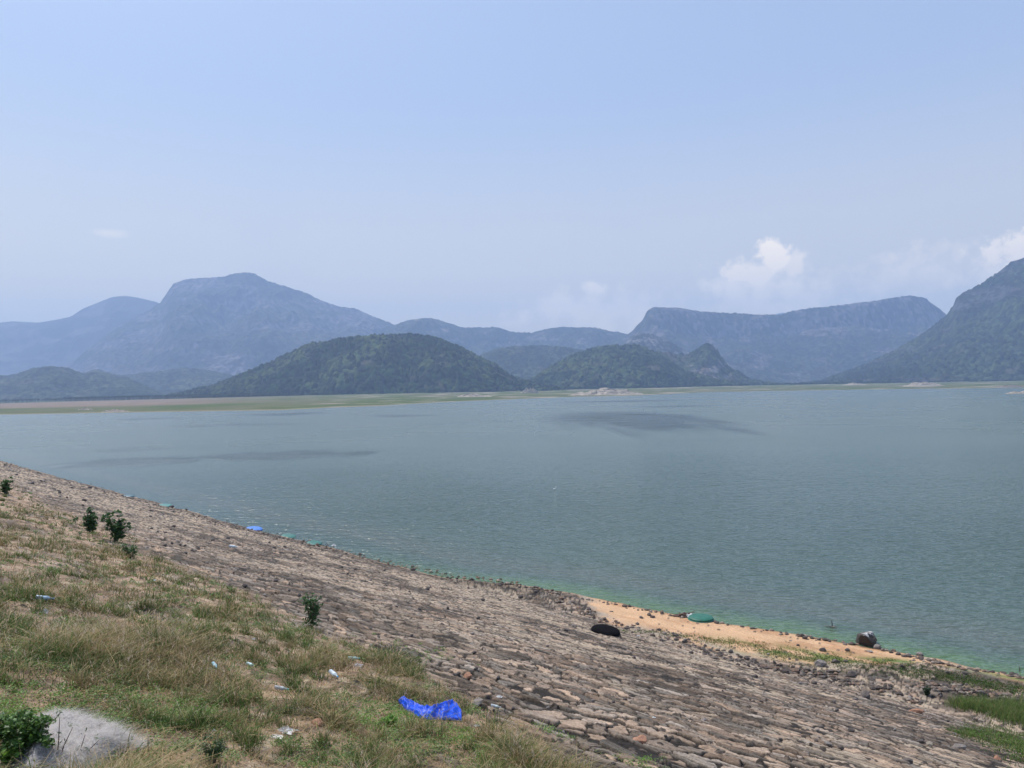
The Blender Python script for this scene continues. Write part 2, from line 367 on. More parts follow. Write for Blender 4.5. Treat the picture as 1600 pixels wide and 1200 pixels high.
def ell(px0, px1, py, ph, amp, seed, nsx=60, nsy=14):
    """a patch of wind-roughened water between two places on the lake"""
    global patch
    m1 = (py[0] + py[1]) / 2; mx = (px0 + px1) / 2; c = on_z(mx, m1); L_ = (px1 - px0) / 2 * c[1] / F_PX; wdt = abs(on_z(mx, m1 - ph)[1] - on_z(mx, m1 + ph)[1]) / 2
    e = (py[1] - py[0]) / max(px1 - px0, 1); sk = (on_z(px1, py[1])[1] - on_z(px0, py[0])[1] * 1.0) / (2 * L_) if px1 - px0 < 220 else 0
    U = (wx - c[0]) / L_; V = (wy - c[1] - .5 * sk * (wx - c[0])) / wdt
    r = np.sqrt(U * U + V * V) + (fbm(wx / (L_ * .25), wy / (wdt * .5), 3, seed) - .5) * .8
    patch = np.maximum(patch, amp * (1 - sm(r, .55, 1.05)))
ell(80, 330, (727, 717), 9, .8, 201); ell(280, 600, (716, 706), 8, .8, 211); ell(860, 1110, (657, 653), 19, 1.0, 202); ell(380, 520, (649, 645), 2.5, 1.0, 203)
ell(560, 680, (651, 648), 2, .9, 204); ell(880, 1060, (628, 626), 1.6, 1.0, 205); ell(180, 300, (655, 653), 1.6, .8, 206); ell(250, 470, (668, 660), 2.5, .5, 207)
ell(60, 330, (706, 698), 3, .5, 208); ell(960, 1130, (636, 634), 1.2, .8, 209)
dist = np.hypot(wx, wy)
calm = .20 + .80 * (1 - sm(dist, 60, 300)); calm = calm * (.75 + .5 * fbm(wx / 60, wy / 60, 3, 210))
green = sm(Sg.ravel(), S_w[6], S_w[9])
mk('lake_water', np.stack([wx, wy, wx * 0], 1), grid_faces(len(off), len(ss)), water_mat(), attrs={'shore': Og.ravel(), 'patch': patch, 'calm': calm, 'green': green}, kind='structure')

# ------------------------------------------------------------------ far shore plain
FS = [(-700, 664), (-300, 655), (0, 648), (100, 646.5), (200, 644.5), (300, 643), (440, 641), (520, 637), (600, 634), (700, 628), (800, 624), (850, 622), (900, 620), (1000, 618),
      (1100, 613), (1200, 611), (1300, 609.5), (1400, 608), (1500, 607), (1600, 606), (1900, 603), (2300, 598)]
FT = [(-700, 2000, 6), (0, 2400, 6), (300, 2500, 9), (550, 2700, 11.2), (850, 3000, 11.7), (1200, 3200, 13), (1600, 3100, 10.3), (2300, 3000, 10)]
fs = np.array([on_z(*p) for p in FS]); fq = fs[:, 0] / fs[:, 1]
ftq = np.array([ray(p[0], 610)[0] for p in FT])
qs = np.linspace(-1.35, 1.35, 700); sy_ = np.interp(qs, fq, fs[:, 1]); fy_ = np.interp(qs, ftq, [p[1] for p in FT]); fz_ = np.interp(qs, ftq, [p[2] for p in FT])
tt = np.concatenate([np.linspace(-.03, 1, 150), 1 + np.geomspace(.01, 5.5, 40)])
T_, Q_ = np.meshgrid(tt, qs, indexing='ij'); LY = sy_ + (fy_ - sy_) * T_; LY = np.minimum(LY, 14000); LX = Q_ * LY
LY = LY * (1 + (fbm(LX / 40, LY / 40, 3, 220) - .5) * .012 * (T_ < .5))
LZ = np.where(T_ < 1, fz_ * T_, fz_) + np.where(T_ > 0.02, (fbm(LX / 60, LY / 60, 4, 221) - .5) * 1.2 * np.clip(T_ * 4, 0, 1), 0)
lx, ly, lz, lt = LX.ravel(), LY.ravel(), LZ.ravel(), T_.ravel(); lq = Q_.ravel()
g1 = np.array([.075, .105, .035]); g2 = np.array([.115, .12, .06]); pk = np.array([.21, .16, .12]); sn = np.array([.36, .30, .25])
nzl = fbm(lx / 90, ly / 160, 4, 222)
lc = g1 + (g2 - g1) * sm(nzl, .35, .65)[:, None]
pinkw = (1 - sm(lq, -.50, -.24)) * sm(lt, .22, .36) * sm(1.1 - lt, 0, .1)
lc = lc + (pk * (.85 + .3 * fbm(lx / 30, ly / 60, 3, 223))[:, None] - lc) * pinkw[:, None]
bare = sm(fbm(lx / 70 + 5, ly / 45, 4, 224), .60, .70) * .8 * sm(lq, -.42, -.15); bare = np.maximum(bare, (lt < .03) * .35)
lc = lc + (sn - lc) * bare[:, None]
lc = lc + (np.array([.05, .08, .03]) - lc) * (sm(lt, .96, 1.02))[:, None]
mk('far_shore_land', np.stack([lx, ly, lz], 1), grid_faces(*T_.shape)[:, ::-1], m_land, col=lc, kind='structure')
def land_z(x, y):
    q = x / y; s_ = np.interp(q, qs, sy_); f_ = np.interp(q, qs, fy_); z_ = np.interp(q, qs, fz_); return z_ * np.clip((y - s_) / (f_ - s_), 0, 1)

# ------------------------------------------------------------------ hills and mountains
def hills(name, sil, D, W, colA, colB, rows, step, tree=0.0, th=0.0, prof='round', rough=.25, seed=1, back=.8, rock=0.0, rocky_col=(.13, .115, .105), gully=240., base=-12., top=0.0):
    r_ = np.array([ray(*p) for p in sil]); q = r_[:, 0]; e = r_[:, 2]
    n = int((sil[-1][0] - sil[0][0]) / step); qq = np.linspace(q[0], q[-1], n)
    ee = np.interp(qq, q, e); k = max(1, int(5 / step)); ker = np.hanning(2 * k + 3); ker /= ker.sum()
    ee = np.convolve(np.pad(ee, len(ker) // 2, mode='edge'), ker, 'valid')[:n]
    t = np.concatenate([np.linspace(-1, 0, rows), np.linspace(0, 1, rows // 4)[1:]])
    T, Qg = np.meshgrid(t, qq, indexing='ij'); Y = D + np.where(T < 0, T * W, T * W * back); Xx = Qg * Y
    zc = CAM_H + ee * D; zc = np.maximum(zc, base + 1)[None, :] - base
    a = np.abs(T)
    wob = (fbm(Xx / gully * 1.0, Y / gully * .7, 5, seed) - .5)
    rid = 1 - np.abs(2 * fbm(Xx / gully + 3, Y / (gully * 2.2), 5, seed + 9) - 1)
    if prof == 'round': pr = np.cos(a * np.pi / 2) ** .9
    elif prof == 'cone': pr = 1 - a ** .85
    elif prof == 'ramp': pr = (1 - a) ** 1.15
    else:                                    # a cliff band under the rim, scree below
        c1 = .10 + .05 * wob * 2
        pr = np.where(a < c1, 1 - (a / c1) ** 1.6 * .34, .66 * (1 - (a - c1) / (1 - c1)) ** 1.35)
    rel = np.clip(a * 5, 0, 1) * (1 - a) ** .5
    Z = zc * (pr + rel * (wob * rough * 1.4 + (rid - .75) * rough))
    Z = np.maximum(Z, 0) 
    # keep the crest the sky-line
    ratio = ((Z + base - CAM_H) / Y)
    mx = ratio.max(0); want = ee
    sc_ = np.where(mx > want, np.clip((want + (CAM_H - base) / D) / (mx + (CAM_H - base) / D), .5, 1.2), 1.0)
    Z = Z * sc_[None, :]
    Z = Z + base + (fbm(Xx / 24, Y / 24, 3, seed + 4) - .5) * (th * 1.1 + 4)
    cA = np.array(colA); cB = np.array(colB)
    mixn = sm(fbm(Xx / (gully * .6), Y / (gully * .6), 4, seed + 20), .35, .65)
    c = cA + (cB - cA) * mixn[..., None]
    rk = np.zeros(Z.shape)
    if rock:
        slope = np.abs(np.gradient(Z, axis=0)) / (np.abs(np.gradient(Y, axis=0)) + 1e-3)
        rk = sm(fbm(Xx / (gully * .5), Z / (gully * .16), 4, seed + 30) + .22 * np.clip(slope - .5, 0, 1.5) + top * sm(Z / (zc + 1), .5, .8), .66 - rock, .78 - rock)
        c = c + (np.array(rocky_col) * (.7 + .6 * fbm(Xx / 30, Z / 90, 3, seed + 33))[..., None] - c) * rk[..., None]
    if tree:
        f1, f2, r, _, _ = vor((Xx + (vn(Xx / 60, Y / 60, 3) - .5) * 30) / tree, Y / tree, seed + 40, .95)
        r2 = (r * 37.7) % 1; dome = np.sqrt(np.clip(1 - (f1 / .62) ** 2, 0, 1))
        clear = sm(fbm(Xx / 90, Y / 70, 4, seed + 50), .60, .76)
        pres = (r > .05 + .65 * clear) * (1 - .9 * rk)
        Z = Z + dome * th * (.35 + .95 * r2 ** 1.3) * pres
        c = c * (.3 + 1.7 * (r * 11.3 % 1) ** 1.5)[..., None] * (1 + ((r2 - .5)[..., None] * np.array([.3, .05, -.2])))
        dirt = (1 - pres) * (1 - rk)
        c = c + (np.array([.085, .075, .052]) - c) * (dirt * (.25 + .55 * clear))[..., None]
    return mk(name, np.stack([Xx.ravel(), Y.ravel(), Z.ravel()], 1), grid_faces(*T.shape)[:, ::-1], m_hill, col=np.clip(c.reshape(-1, 3), .01, .7), kind='structure')
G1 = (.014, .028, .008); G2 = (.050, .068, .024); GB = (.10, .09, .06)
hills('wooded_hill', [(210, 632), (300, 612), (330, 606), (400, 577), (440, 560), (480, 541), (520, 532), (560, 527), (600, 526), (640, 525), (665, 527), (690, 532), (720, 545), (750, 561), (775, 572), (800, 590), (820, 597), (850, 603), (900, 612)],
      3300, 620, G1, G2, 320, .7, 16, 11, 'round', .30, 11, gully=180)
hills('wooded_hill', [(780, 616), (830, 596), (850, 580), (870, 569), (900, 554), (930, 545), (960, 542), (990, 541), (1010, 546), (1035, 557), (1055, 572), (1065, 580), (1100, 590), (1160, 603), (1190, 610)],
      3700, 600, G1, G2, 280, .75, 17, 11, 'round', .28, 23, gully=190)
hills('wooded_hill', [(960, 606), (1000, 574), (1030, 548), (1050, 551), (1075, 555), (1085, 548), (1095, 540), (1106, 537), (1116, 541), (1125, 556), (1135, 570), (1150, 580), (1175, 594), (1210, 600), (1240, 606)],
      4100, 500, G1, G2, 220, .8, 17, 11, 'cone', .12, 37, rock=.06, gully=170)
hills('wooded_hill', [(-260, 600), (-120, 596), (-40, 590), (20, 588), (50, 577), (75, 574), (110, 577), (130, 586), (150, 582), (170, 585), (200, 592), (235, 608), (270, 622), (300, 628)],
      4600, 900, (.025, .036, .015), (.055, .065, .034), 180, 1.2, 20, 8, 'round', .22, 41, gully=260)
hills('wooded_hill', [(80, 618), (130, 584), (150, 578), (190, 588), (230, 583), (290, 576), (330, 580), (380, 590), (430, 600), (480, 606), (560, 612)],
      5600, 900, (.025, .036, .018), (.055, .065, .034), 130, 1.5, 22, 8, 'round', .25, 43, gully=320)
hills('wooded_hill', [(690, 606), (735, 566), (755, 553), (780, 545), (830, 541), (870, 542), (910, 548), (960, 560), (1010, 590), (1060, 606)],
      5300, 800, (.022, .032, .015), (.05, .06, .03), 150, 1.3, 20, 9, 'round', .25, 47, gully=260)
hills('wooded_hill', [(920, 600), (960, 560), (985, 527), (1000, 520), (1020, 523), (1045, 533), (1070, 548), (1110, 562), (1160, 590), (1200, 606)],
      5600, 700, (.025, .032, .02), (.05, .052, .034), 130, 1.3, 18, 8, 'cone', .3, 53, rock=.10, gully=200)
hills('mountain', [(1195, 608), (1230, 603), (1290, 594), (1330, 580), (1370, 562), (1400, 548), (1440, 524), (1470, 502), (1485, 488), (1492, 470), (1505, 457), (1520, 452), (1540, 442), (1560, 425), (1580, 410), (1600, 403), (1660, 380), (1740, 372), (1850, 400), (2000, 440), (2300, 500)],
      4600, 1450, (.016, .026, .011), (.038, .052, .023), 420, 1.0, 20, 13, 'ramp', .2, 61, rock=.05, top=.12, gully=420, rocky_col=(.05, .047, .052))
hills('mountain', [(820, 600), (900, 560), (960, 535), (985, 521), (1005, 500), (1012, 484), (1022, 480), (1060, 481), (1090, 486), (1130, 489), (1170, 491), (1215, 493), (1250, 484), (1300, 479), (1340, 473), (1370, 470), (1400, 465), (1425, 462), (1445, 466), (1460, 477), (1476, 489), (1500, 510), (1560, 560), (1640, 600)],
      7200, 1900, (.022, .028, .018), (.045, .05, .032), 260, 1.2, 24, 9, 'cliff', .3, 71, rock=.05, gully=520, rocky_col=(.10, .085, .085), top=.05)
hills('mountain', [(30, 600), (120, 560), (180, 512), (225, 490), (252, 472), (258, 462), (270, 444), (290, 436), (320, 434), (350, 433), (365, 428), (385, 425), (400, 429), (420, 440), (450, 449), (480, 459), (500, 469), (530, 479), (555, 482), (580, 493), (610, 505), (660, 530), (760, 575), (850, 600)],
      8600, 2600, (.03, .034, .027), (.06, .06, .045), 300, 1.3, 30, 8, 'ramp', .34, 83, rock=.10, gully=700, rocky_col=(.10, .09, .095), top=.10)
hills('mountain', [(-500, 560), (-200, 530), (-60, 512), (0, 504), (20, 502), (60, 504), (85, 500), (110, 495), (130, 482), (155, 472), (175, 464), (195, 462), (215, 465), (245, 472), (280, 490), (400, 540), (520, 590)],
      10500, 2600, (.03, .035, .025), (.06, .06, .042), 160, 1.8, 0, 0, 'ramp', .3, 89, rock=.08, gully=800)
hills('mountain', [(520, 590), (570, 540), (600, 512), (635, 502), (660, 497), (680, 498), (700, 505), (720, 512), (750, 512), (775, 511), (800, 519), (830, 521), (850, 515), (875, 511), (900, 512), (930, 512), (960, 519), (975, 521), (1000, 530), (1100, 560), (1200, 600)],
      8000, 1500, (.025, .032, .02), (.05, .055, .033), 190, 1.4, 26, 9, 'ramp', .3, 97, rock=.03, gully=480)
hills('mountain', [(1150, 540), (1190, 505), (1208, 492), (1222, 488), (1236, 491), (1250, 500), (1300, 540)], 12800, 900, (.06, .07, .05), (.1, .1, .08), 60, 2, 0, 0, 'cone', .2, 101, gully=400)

# plantation of palms along the foot of the left hills
def palms():
    V = []; Fq = []; C = []; o = 0
    for i in range(1900):
        px = random.uniform(-60, 520) if i % 3 else random.uniform(100, 420); yy = np.interp(ray(px, 615)[0], qs, fy_) * random.uniform(.97, 1.12)
        x = ray(px, 615)[0] * yy; z = float(land_z(np.array(x), np.array(yy))) - .5; h = random.uniform(10, 17) * (1 if px > 100 else .8)
        n = 7; g = random.uniform(.7, 1.2)
        V += [(x - .25, yy, z), (x + .25, yy, z), (x + .2, yy, z + h * .8), (x - .2, yy, z + h * .8)]; Fq.append((o, o + 1, o + 2, o + 3)); C += [(.10, .08, .06)] * 4; o += 4
        for k in range(n):
            a = k * 2 * math.pi / n + random.random(); r = random.uniform(2.0, 3.2); dx, dy = math.cos(a), math.sin(a); t = z + h * .8
            V += [(x, yy, t - .3), (x + dx * r * .5 - dy * .5, yy + dy * r * .5 + dx * .5, t + 1.5), (x + dx * r, yy + dy * r, t - random.uniform(.2, 1.6)), (x + dx * r * .5 + dy * .5, yy + dy * r * .5 - dx * .5, t + 1.1)]
            Fq.append((o, o + 1, o + 2, o + 3)); C += [(.035 * g, .06 * g, .022 * g)] * 4; o += 4
    mk('palm_plantation', V, np.array(Fq), m_grass, col=np.array(C), kind='stuff', smooth=False)
palms()
def bushy_trees():
    """belt of round-headed trees at the foot of the hills"""
    V = []; Fq = []; C = []; o = 0
    spots = [(random.uniform(770, 1010), 0) for _ in range(150)] + [(random.uniform(300, 830), 1) for _ in range(260)] + [(random.uniform(1000, 1640), 1) for _ in range(300)]
    for px, k in spots:
        q = ray(px, 612)[0]; yy = float(np.interp(q, qs, fy_)) * random.uniform(.985, 1.03); x = q * yy; z = float(land_z(np.array(x), np.array(yy)))
        h = random.uniform(6, 11) if k else random.uniform(9, 16); r = h * random.uniform(.42, .65); g = random.uniform(.65, 1.25)
        n = 60
        d = rng.normal(size=(n, 3)); d /= np.linalg.norm(d, axis=1)[:, None]; d[:, 2] = np.abs(d[:, 2]) * .9 - .25
        ctr = np.array([x, yy, z + h * .45]) + d * np.array([r, r, h * .5]) * rng.uniform(.7, 1.05, (n, 1))
        s_ = rng.uniform(.9, 1.9, (n, 1)); a = rng.normal(size=(n, 3)); a /= np.linalg.norm(a, axis=1)[:, None]; b = np.cross(a, d + .01); b /= np.linalg.norm(b, axis=1)[:, None]
        quad = np.stack([ctr - a * s_, ctr - b * s_, ctr + a * s_, ctr + b * s_], 1).reshape(-1, 3)
        V.append(quad); Fq.append(np.arange(n * 4).reshape(-1, 4) + o); o += n * 4; C.append(np.repeat(np.array([[.035, .055, .02]]) * g * rng.uniform(.7, 1.3, (n, 1)), 4, 0))
    mk('woodland_edge', np.concatenate(V), np.concatenate(Fq), m_grass, col=np.concatenate(C), kind='stuff', smooth=False)
bushy_trees()

# ------------------------------------------------------------------ rocks
_ico = {}
def ico(n):
    if n not in _ico:
        import bmesh
        bm = bmesh.new(); bmesh.ops.create_icosphere(bm, subdivisions=n, radius=1); bm.verts.ensure_lookup_table()
        _ico[n] = (np.array([v.co[:] for v in bm.verts]), np.array([[v.index for v in f.verts] for f in bm.faces])); bm.free()
    return _ico[n]
def rock_geo(seed, n=3, cuts=16, sx=1, sy=1, sz=.7, sharp=.0):
    r = np.random.default_rng(seed); V, F = ico(n)
    nrm = r.normal(size=(cuts, 3)); nrm /= np.linalg.norm(nrm, axis=1)[:, None]; h = r.uniform(.62, 1.0, cuts)
    dt_ = V @ nrm.T; rad = np.min(np.where(dt_ > .05, h / np.maximum(dt_, .05), 9), 1); rad = np.minimum(rad, 1.15)
    P_ = V * rad[:, None]; P_ = P_ * (1 + (fbm(P_[:, 0] * 3 + 7, P_[:, 1] * 3 + P_[:, 2] * 2.3, 3, seed) - .5)[:, None] * .22)
    P_ = P_ * np.array([sx, sy, sz]); P_[:, 2] += sz * .45
    return P_, F
rock_lib = []
def rock(name, px, py, wpx, seed, m, label, cat='rock', group=None, hgt=.7, ar=.8, n=3, rz=None, lib=None):
    p = hit(px, py); s = wpx * mpp(p) / 2
    if lib is not None: me = lib
    else:
        V, F = rock_geo(seed, n, 16, 1, ar, hgt); o = mk(name, V, F, m, smooth=False, link=False); me = o.data; bpy.data.objects.remove(o)
    o = bpy.data.objects.new(name, me); COL.objects.link(o); o.location = p - Vector((0, 0, .12 * s)); o.scale = (s, s, s)
    o.rotation_euler = (random.uniform(-.15, .15), random.uniform(-.15, .15), random.uniform(0, 6.3) if rz is None else rz)
    tag(o, None, label, cat, group); return o
# the big boulder at the water's edge: dark, its crown streaked white towards the top
def whitecap():
    m = bpy.data.materials.new('white_topped_rock'); m.use_nodes = True; t = m.node_tree; p = t.nodes['Principled BSDF']; p.inputs['Roughness'].default_value = .9
    g = N(t, 'ShaderNodeTexCoord').outputs['Object']; sp = N(t, 'ShaderNodeSeparateXYZ'); L(t, g, sp.inputs[0])
    n = N(t, 'ShaderNodeTexNoise'); n.inputs['Scale'].default_value = 3.5; n.inputs['Detail'].default_value = 8; n.inputs['Roughness'].default_value = .65; L(t, g, n.inputs['Vector'])
    f = MR(t, M(t, 'ADD', sp.outputs[2], M(t, 'MULTIPLY', n.outputs['Fac'], 2.0)), 1.98, 2.2)
    c = MIX(t, f, MIX(t, n.outputs['Fac'], (.025, .02, .017), (.09, .072, .062)), (.62, .60, .60)); L(t, c, p.inputs['Base Color'])
    b = N(t, 'ShaderNodeBump'); b.inputs['Distance'].default_value = .08; L(t, n.outputs['Fac'], b.inputs['Height']); L(t, b.outputs[0], p.inputs['Normal']); return m
rock('boulder', 1352, 1006, 37, 301, whitecap(), 'large dark boulder with white top at the edge of the water', 'boulder', hgt=.85, ar=.9, n=4, rz=.4)
rock('rock', 1371, 1013, 11, 302, m_rockl, 'round grey brown rock leaning against the foot of the white topped boulder', rz=0, hgt=.9)
rock('rock', 1000, 1160, 32, 303, m_rockr, 'smooth reddish brown stone lying loose on the grey pitching near the bottom', hgt=.5, ar=.6, n=4, rz=.3)
rock('rock', 1283, 1040, 20, 304, m_rockl, 'largest rounded grey rock lying in the green weeds below the beach', hgt=.8, n=4)
rock('rock', 1306, 1035, 13, 305, m_rock, 'dark blocky rock in the weeds right beside the large rounded grey one')
rock('rock', 1321, 1034, 9, 306, m_rock, 'small pointed black rock in the weeds, right of the dark blocky one')
rock('rock', 1285, 1017, 13, 307, m_rock, 'jagged black rock on the sand just above the strip of weeds')
rock('rock', 1258, 998, 11, 308, m_rock, 'dark brown rock alone on the orange sand near the waterline')
rock('rock', 1330, 1055, 15, 309, m_rock, 'sharp dark rock at the lower edge of the weeds')
rock('rock', 1362, 1063, 14, 310, m_rock, 'black rock at the end of the rubble line below the weeds')
rock('rock', 1352, 1090, 20, 311, m_rock, 'broad low black rock on the pitching under the dry twigs')
rock('rock', 1335, 1103, 8, 312, m_rock, 'small black rock just under the broad low black one')
rock('rock', 1430, 1113, 26, 313, m_rockr, 'long low brown slab with a dark right end on the pitching', hgt=.4, ar=.5, rz=-.3)
rock('rock', 1530, 1086, 20, 314, m_rock, 'dark slab standing out of the rubble ridge at the right', hgt=.7, ar=.6)
rock('rock', 731, 1060, 17, 315, m_rockr, 'dark reddish brown rock at the edge of the grass above the blue sheet')
rock('rock', 497, 1133, 22, 316, m_rockr, 'brown stone with a dark hollow beneath it in the bottom grass', hgt=.6)
rock('rock', 745, 1100, 26, 317, m_rockl, 'tan flat stone just to the right of the blue plastic sheet', hgt=.35, ar=.6, rz=.8)
rock('rock', 1559, 1186, 12, 318, m_rockr, 'reddish stone below the bright green grass at the bottom right')
rock('rock', 1440, 1161, 15, 319, m_rock, 'black stone up-slope of a pale block at the bottom right')
rock('rock', 1453, 1166, 14, 320, m_rockp, 'pale block beside a black stone at the bottom right')
rock('rock', 1420, 1192, 16, 321, m_rock, 'black stone at the bottom edge, below the pale block')
rock('rock', 1500, 1170, 20, 322, m_rockl, 'cluster stone of brown and grey, left of the reddish stone')
rock('rock', 1315, 1170, 10, 323, m_rock, 'dark pointed stone on the tan pitching at the lower right')
rock('rock', 1293, 1163, 13, 324, m_rockl, 'round grey stone left of the dark pointed stone')
rock('rock', 920, 953, 9, 325, m_rock, 'reddish black rock where the orange sand begins')
rock('rock', 1002, 966, 8, 326, m_rock, 'brown rock on the sand between the black and the green boat')
rock('rock', 1020, 965, 8, 327, m_rock, 'dark rock on the sand, right of the brown rock')
rock('rock', 991, 1029, 8, 328, m_rock, 'dark rock with a pale chip on the pitching below the black boat')
rock('rock', 1438, 1024, 12, 329, m_rockl, 'flat tan rock set into the sand spur')
rock('rock', 1448, 1030, 26, 330, m_rockp, 'low pale rock slab along the waterline on the sand spur', hgt=.25, ar=.5, rz=-.4)
# loose dark stones all over the pitching: no two can be told apart at a glance
lib = []
for k in range(9):
    V, F = rock_geo(400 + k, 2, 12, 1, random.uniform(.6, .9), random.uniform(.45, .75)); o = mk('loose_stone', V, F, [m_rock, m_rock, m_rockl][k % 3], smooth=False, link=False); lib.append(o.data); bpy.data.objects.remove(o)
cnt = 0
while cnt < 230:
    px = random.uniform(5, 1595); top_ = np.interp(px, [p[0] for p in SH], [p[1] for p in SH]); bot = np.interp(px, [p[0] for p in GE] + [1600], [p[1] for p in GE] + [1215])
    py = top_ + (bot - top_) * random.random() ** 1.4
    if py > 1195 or py < top_ + 2: continue
    dpt = (py - 600) / 400; wp = random.uniform(3.5, 6) + 5 * dpt * random.random() ** 2
    rock('loose_stone', px, py, wp, 0, None, 'small dark loose stone scattered on the stone pitched slope', 'stone', 'loose stones scattered over the slope', lib=lib[cnt % 9]); cnt += 1
# rubble (a mass nobody counts): along the waterline and the foot of the pitching
def rubble():
    V0, F0, C0 = [], [], []; o = 0; geos = [rock_geo(500 + k, 1, 8, 1, .8, .6) for k in range(6)]
    lines = [([(560, 868), (700, 901), (800, 913), (880, 929)], 240, .9), ([(880, 931), (1000, 953), (1200, 987), (1350, 1010)], 110, .35), ([(1370, 1014), (1420, 1026), (1500, 1044), (1600, 1060)], 90, .5),
             ([(870, 940), (950, 970), (1000, 984), (1100, 1014), (1200, 1044), (1330, 1060)], 230, 1.6), ([(1440, 1072), (1500, 1080), (1560, 1090), (1640, 1100)], 300, 1.5), ([(0, 722), (200, 776), (390, 828), (560, 868)], 420, .8), ([(1100, 1022), (1250, 1052), (1400, 1082), (1440, 1100)], 200, 1.3)]
    for pts, n, sp in lines:
        xs = [p[0] for p in pts]; ys = [p[1] for p in pts]
        for i in range(n):
            px = random.uniform(xs[0], xs[-1]); py = np.interp(px, xs, ys) + random.gauss(0, 2.2 * sp) + .8
            v = ray(px, py); p = on_plane(px, py) if False else None
            h = hit_fast(px, py); s = random.uniform(.06, .2) * (1.4 if random.random() < .12 else 1)
            V, F = geos[i % 6]; a = random.uniform(0, 6.3); R_ = np.array([[math.cos(a), -math.sin(a), 0], [math.sin(a), math.cos(a), 0], [0, 0, 1]])
            V0.append(V @ R_.T * s + np.array(h)); F0.append(F + o); o += len(V); C0.append(np.ones((len(V), 3)) * random.choice([(.11, .09, .08), (.17, .14, .12), (.27, .22, .18), (.10, .08, .07), (.22, .15, .11)]) * random.uniform(.7, 1.2))
    mk('rubble', np.concatenate(V0), np.concatenate(F0), m_ground, smooth=False, kind='stuff', col=np.concatenate(C0))
def hit_fast(px, py):
    v = ray(px, py); ts = np.geomspace(8, 260, 400); zz = np.maximum(terrain(v[0] * ts, ts, False), -.05); k = np.argmax(CAM_H + v[2] * ts < zz); return (v[0] * ts[k], ts[k], zz[k] - .02)
rubble()
# pale outcrops on the far bank
def outcrop(px, py, wpx, hpx, seed, label, m=None, depth=.45):
    p = on_z(px, py, 0.3); mp = p[1] / F_PX; W_ = wpx * mp / 2; H_ = hpx * mp
    n = 60; a = np.linspace(-1, 1, n); X_, Y_ = np.meshgrid(a, a); r = np.sqrt(X_ ** 2 + Y_ ** 2)
    Zz = np.clip(1 - r ** 1.6 + (fbm(X_ * 3.2 + seed, Y_ * 2.5, 5, seed) - .5) * 1.3 * (1 - r * .4), -.2, 1.15)
    f1, f2, rr_, _, _ = vor(X_ * 7, Y_ * 5, seed); Zz = Zz * (1 + (rr_ - .5) * .5) 
    V = np.stack([X_ * W_ + p[0], Y_ * W_ * depth + p[1], Zz * H_ * .8 - .12 * H_ + max(0, float(land_z(np.array(p[0]), np.array(p[1]))))], -1).reshape(-1, 3)
    o = mk('rock_outcrop', V - np.array([p[0], p[1], 0]), grid_faces(n, n), m or m_rockp, smooth=False, loc=(p[0], p[1], 0)); tag(o, None, label, 'rocks')
outcrop(945, 617.5, 118, 11, 1, 'broad pinkish rock hump on the far bank, at the middle of the shoreline')
outcrop(828, 617, 34, 9, 2, 'small pale pink rock patch on the far bank, left of the broad hump')
outcrop(740, 622, 60, 6, 3, 'low pale rocks at the far bank below the end of the wooded hill')
outcrop(1440, 605, 70, 7, 4, 'pale rock shelf on the green far bank below the right mountain')
outcrop(1335, 605, 46, 4, 5, 'thin pale rock streak on the far bank, left of the pale shelf')
outcrop(1580, 605.5, 50, 5, 6, 'dark low rocks on the far bank at the right edge', m_rockl)
outcrop(1592, 614.5, 46, 5, 7, 'flat brown rock islet standing off the far bank at the right edge')
outcrop(180, 643.5, 44, 5, 8, 'scattered brown stones at the water on the left far bank')
outcrop(133, 641, 24, 4, 9, 'low tan stone patch on the left far bank, left of the scattered stones')

# ------------------------------------------------------------------ coracles lying upside down
def coracle(px, py, wpx, color, label, rim=(.1, .1, .1), tilt=(0, 0), lift=0, rough=.45, stuff=True, group='upturned round boats along the waterline', height=.36, grow=1.0):
    p = hit(px, py); s = wpx * mpp(p) / 2
    t = empty('coracle', p + Vector((0, 0, .02 + lift)), random.uniform(0, 6.3), label, 'boat', group, s)
    t.rotation_euler = (tilt[0], tilt[1], 0)
    H = height
    prof = [(0.94, .02), (.985, .05), (1.0, .12), (.98, .45 * H / .36 * .36 + .06), (.93, H * .72), (.84, H * .9), (.7, H), (.45, H * 1.05), (.2, H * 1.07), (.001, H * 1.07)]
    V, F = lathe(prof, 40); V = V + (fbm(V[:, 0] * 3 + px, V[:, 1] * 3, 3, int(px)) - .5)[:, None] * np.array([.02, .02, .05])
    m = mat('painted_hull', color, rough, var=.3, vscale=4, bump=.012, bscale=9, spec=.35 if rough < .8 else .08)
    mk('hull', V, F, m, t)
    a = np.linspace(0, 2 * np.pi, 41)[:-1]; rp = np.stack([np.cos(a) * 1.0, np.sin(a) * 1.0, a * 0 + .035], 1)
    Vr, Fr = lathe([(.95, 0), (1.03, -.005), (1.06, .03), (1.03, .065), (.97, .06), (.95, 0)], 40)
    mk('rim', Vr, Fr, mat('boat_rim', rim, .6, var=.2), t)
    return t
coracle(1095, 968, 38, (.02, .13, .085), 'green round boat turned upside down on the orange sand at the waterline', (.04, .20, .15), height=.26)
coracle(397, 828, 25, (.06, .20, .58), 'bright blue round boat turned upside down beside the water', (.05, .12, .35), height=.22, tilt=(.10, .12))
coracle(451, 839, 22, (.03, .15, .12), 'dark green round boat upside down, first one to the right of the blue boat', (.03, .08, .07), height=.20, tilt=(.10, .12))
coracle(491, 850, 23, (.025, .14, .11), 'sea green round boat upside down, second one to the right of the blue boat', (.03, .10, .09), height=.21, tilt=(.10, .12))
coracle(201, 776, 17, (.03, .10, .13), 'small dark teal round boat at the water, leftmost of the boats', (.35, .36, .36), height=.22, tilt=(.08, .1))
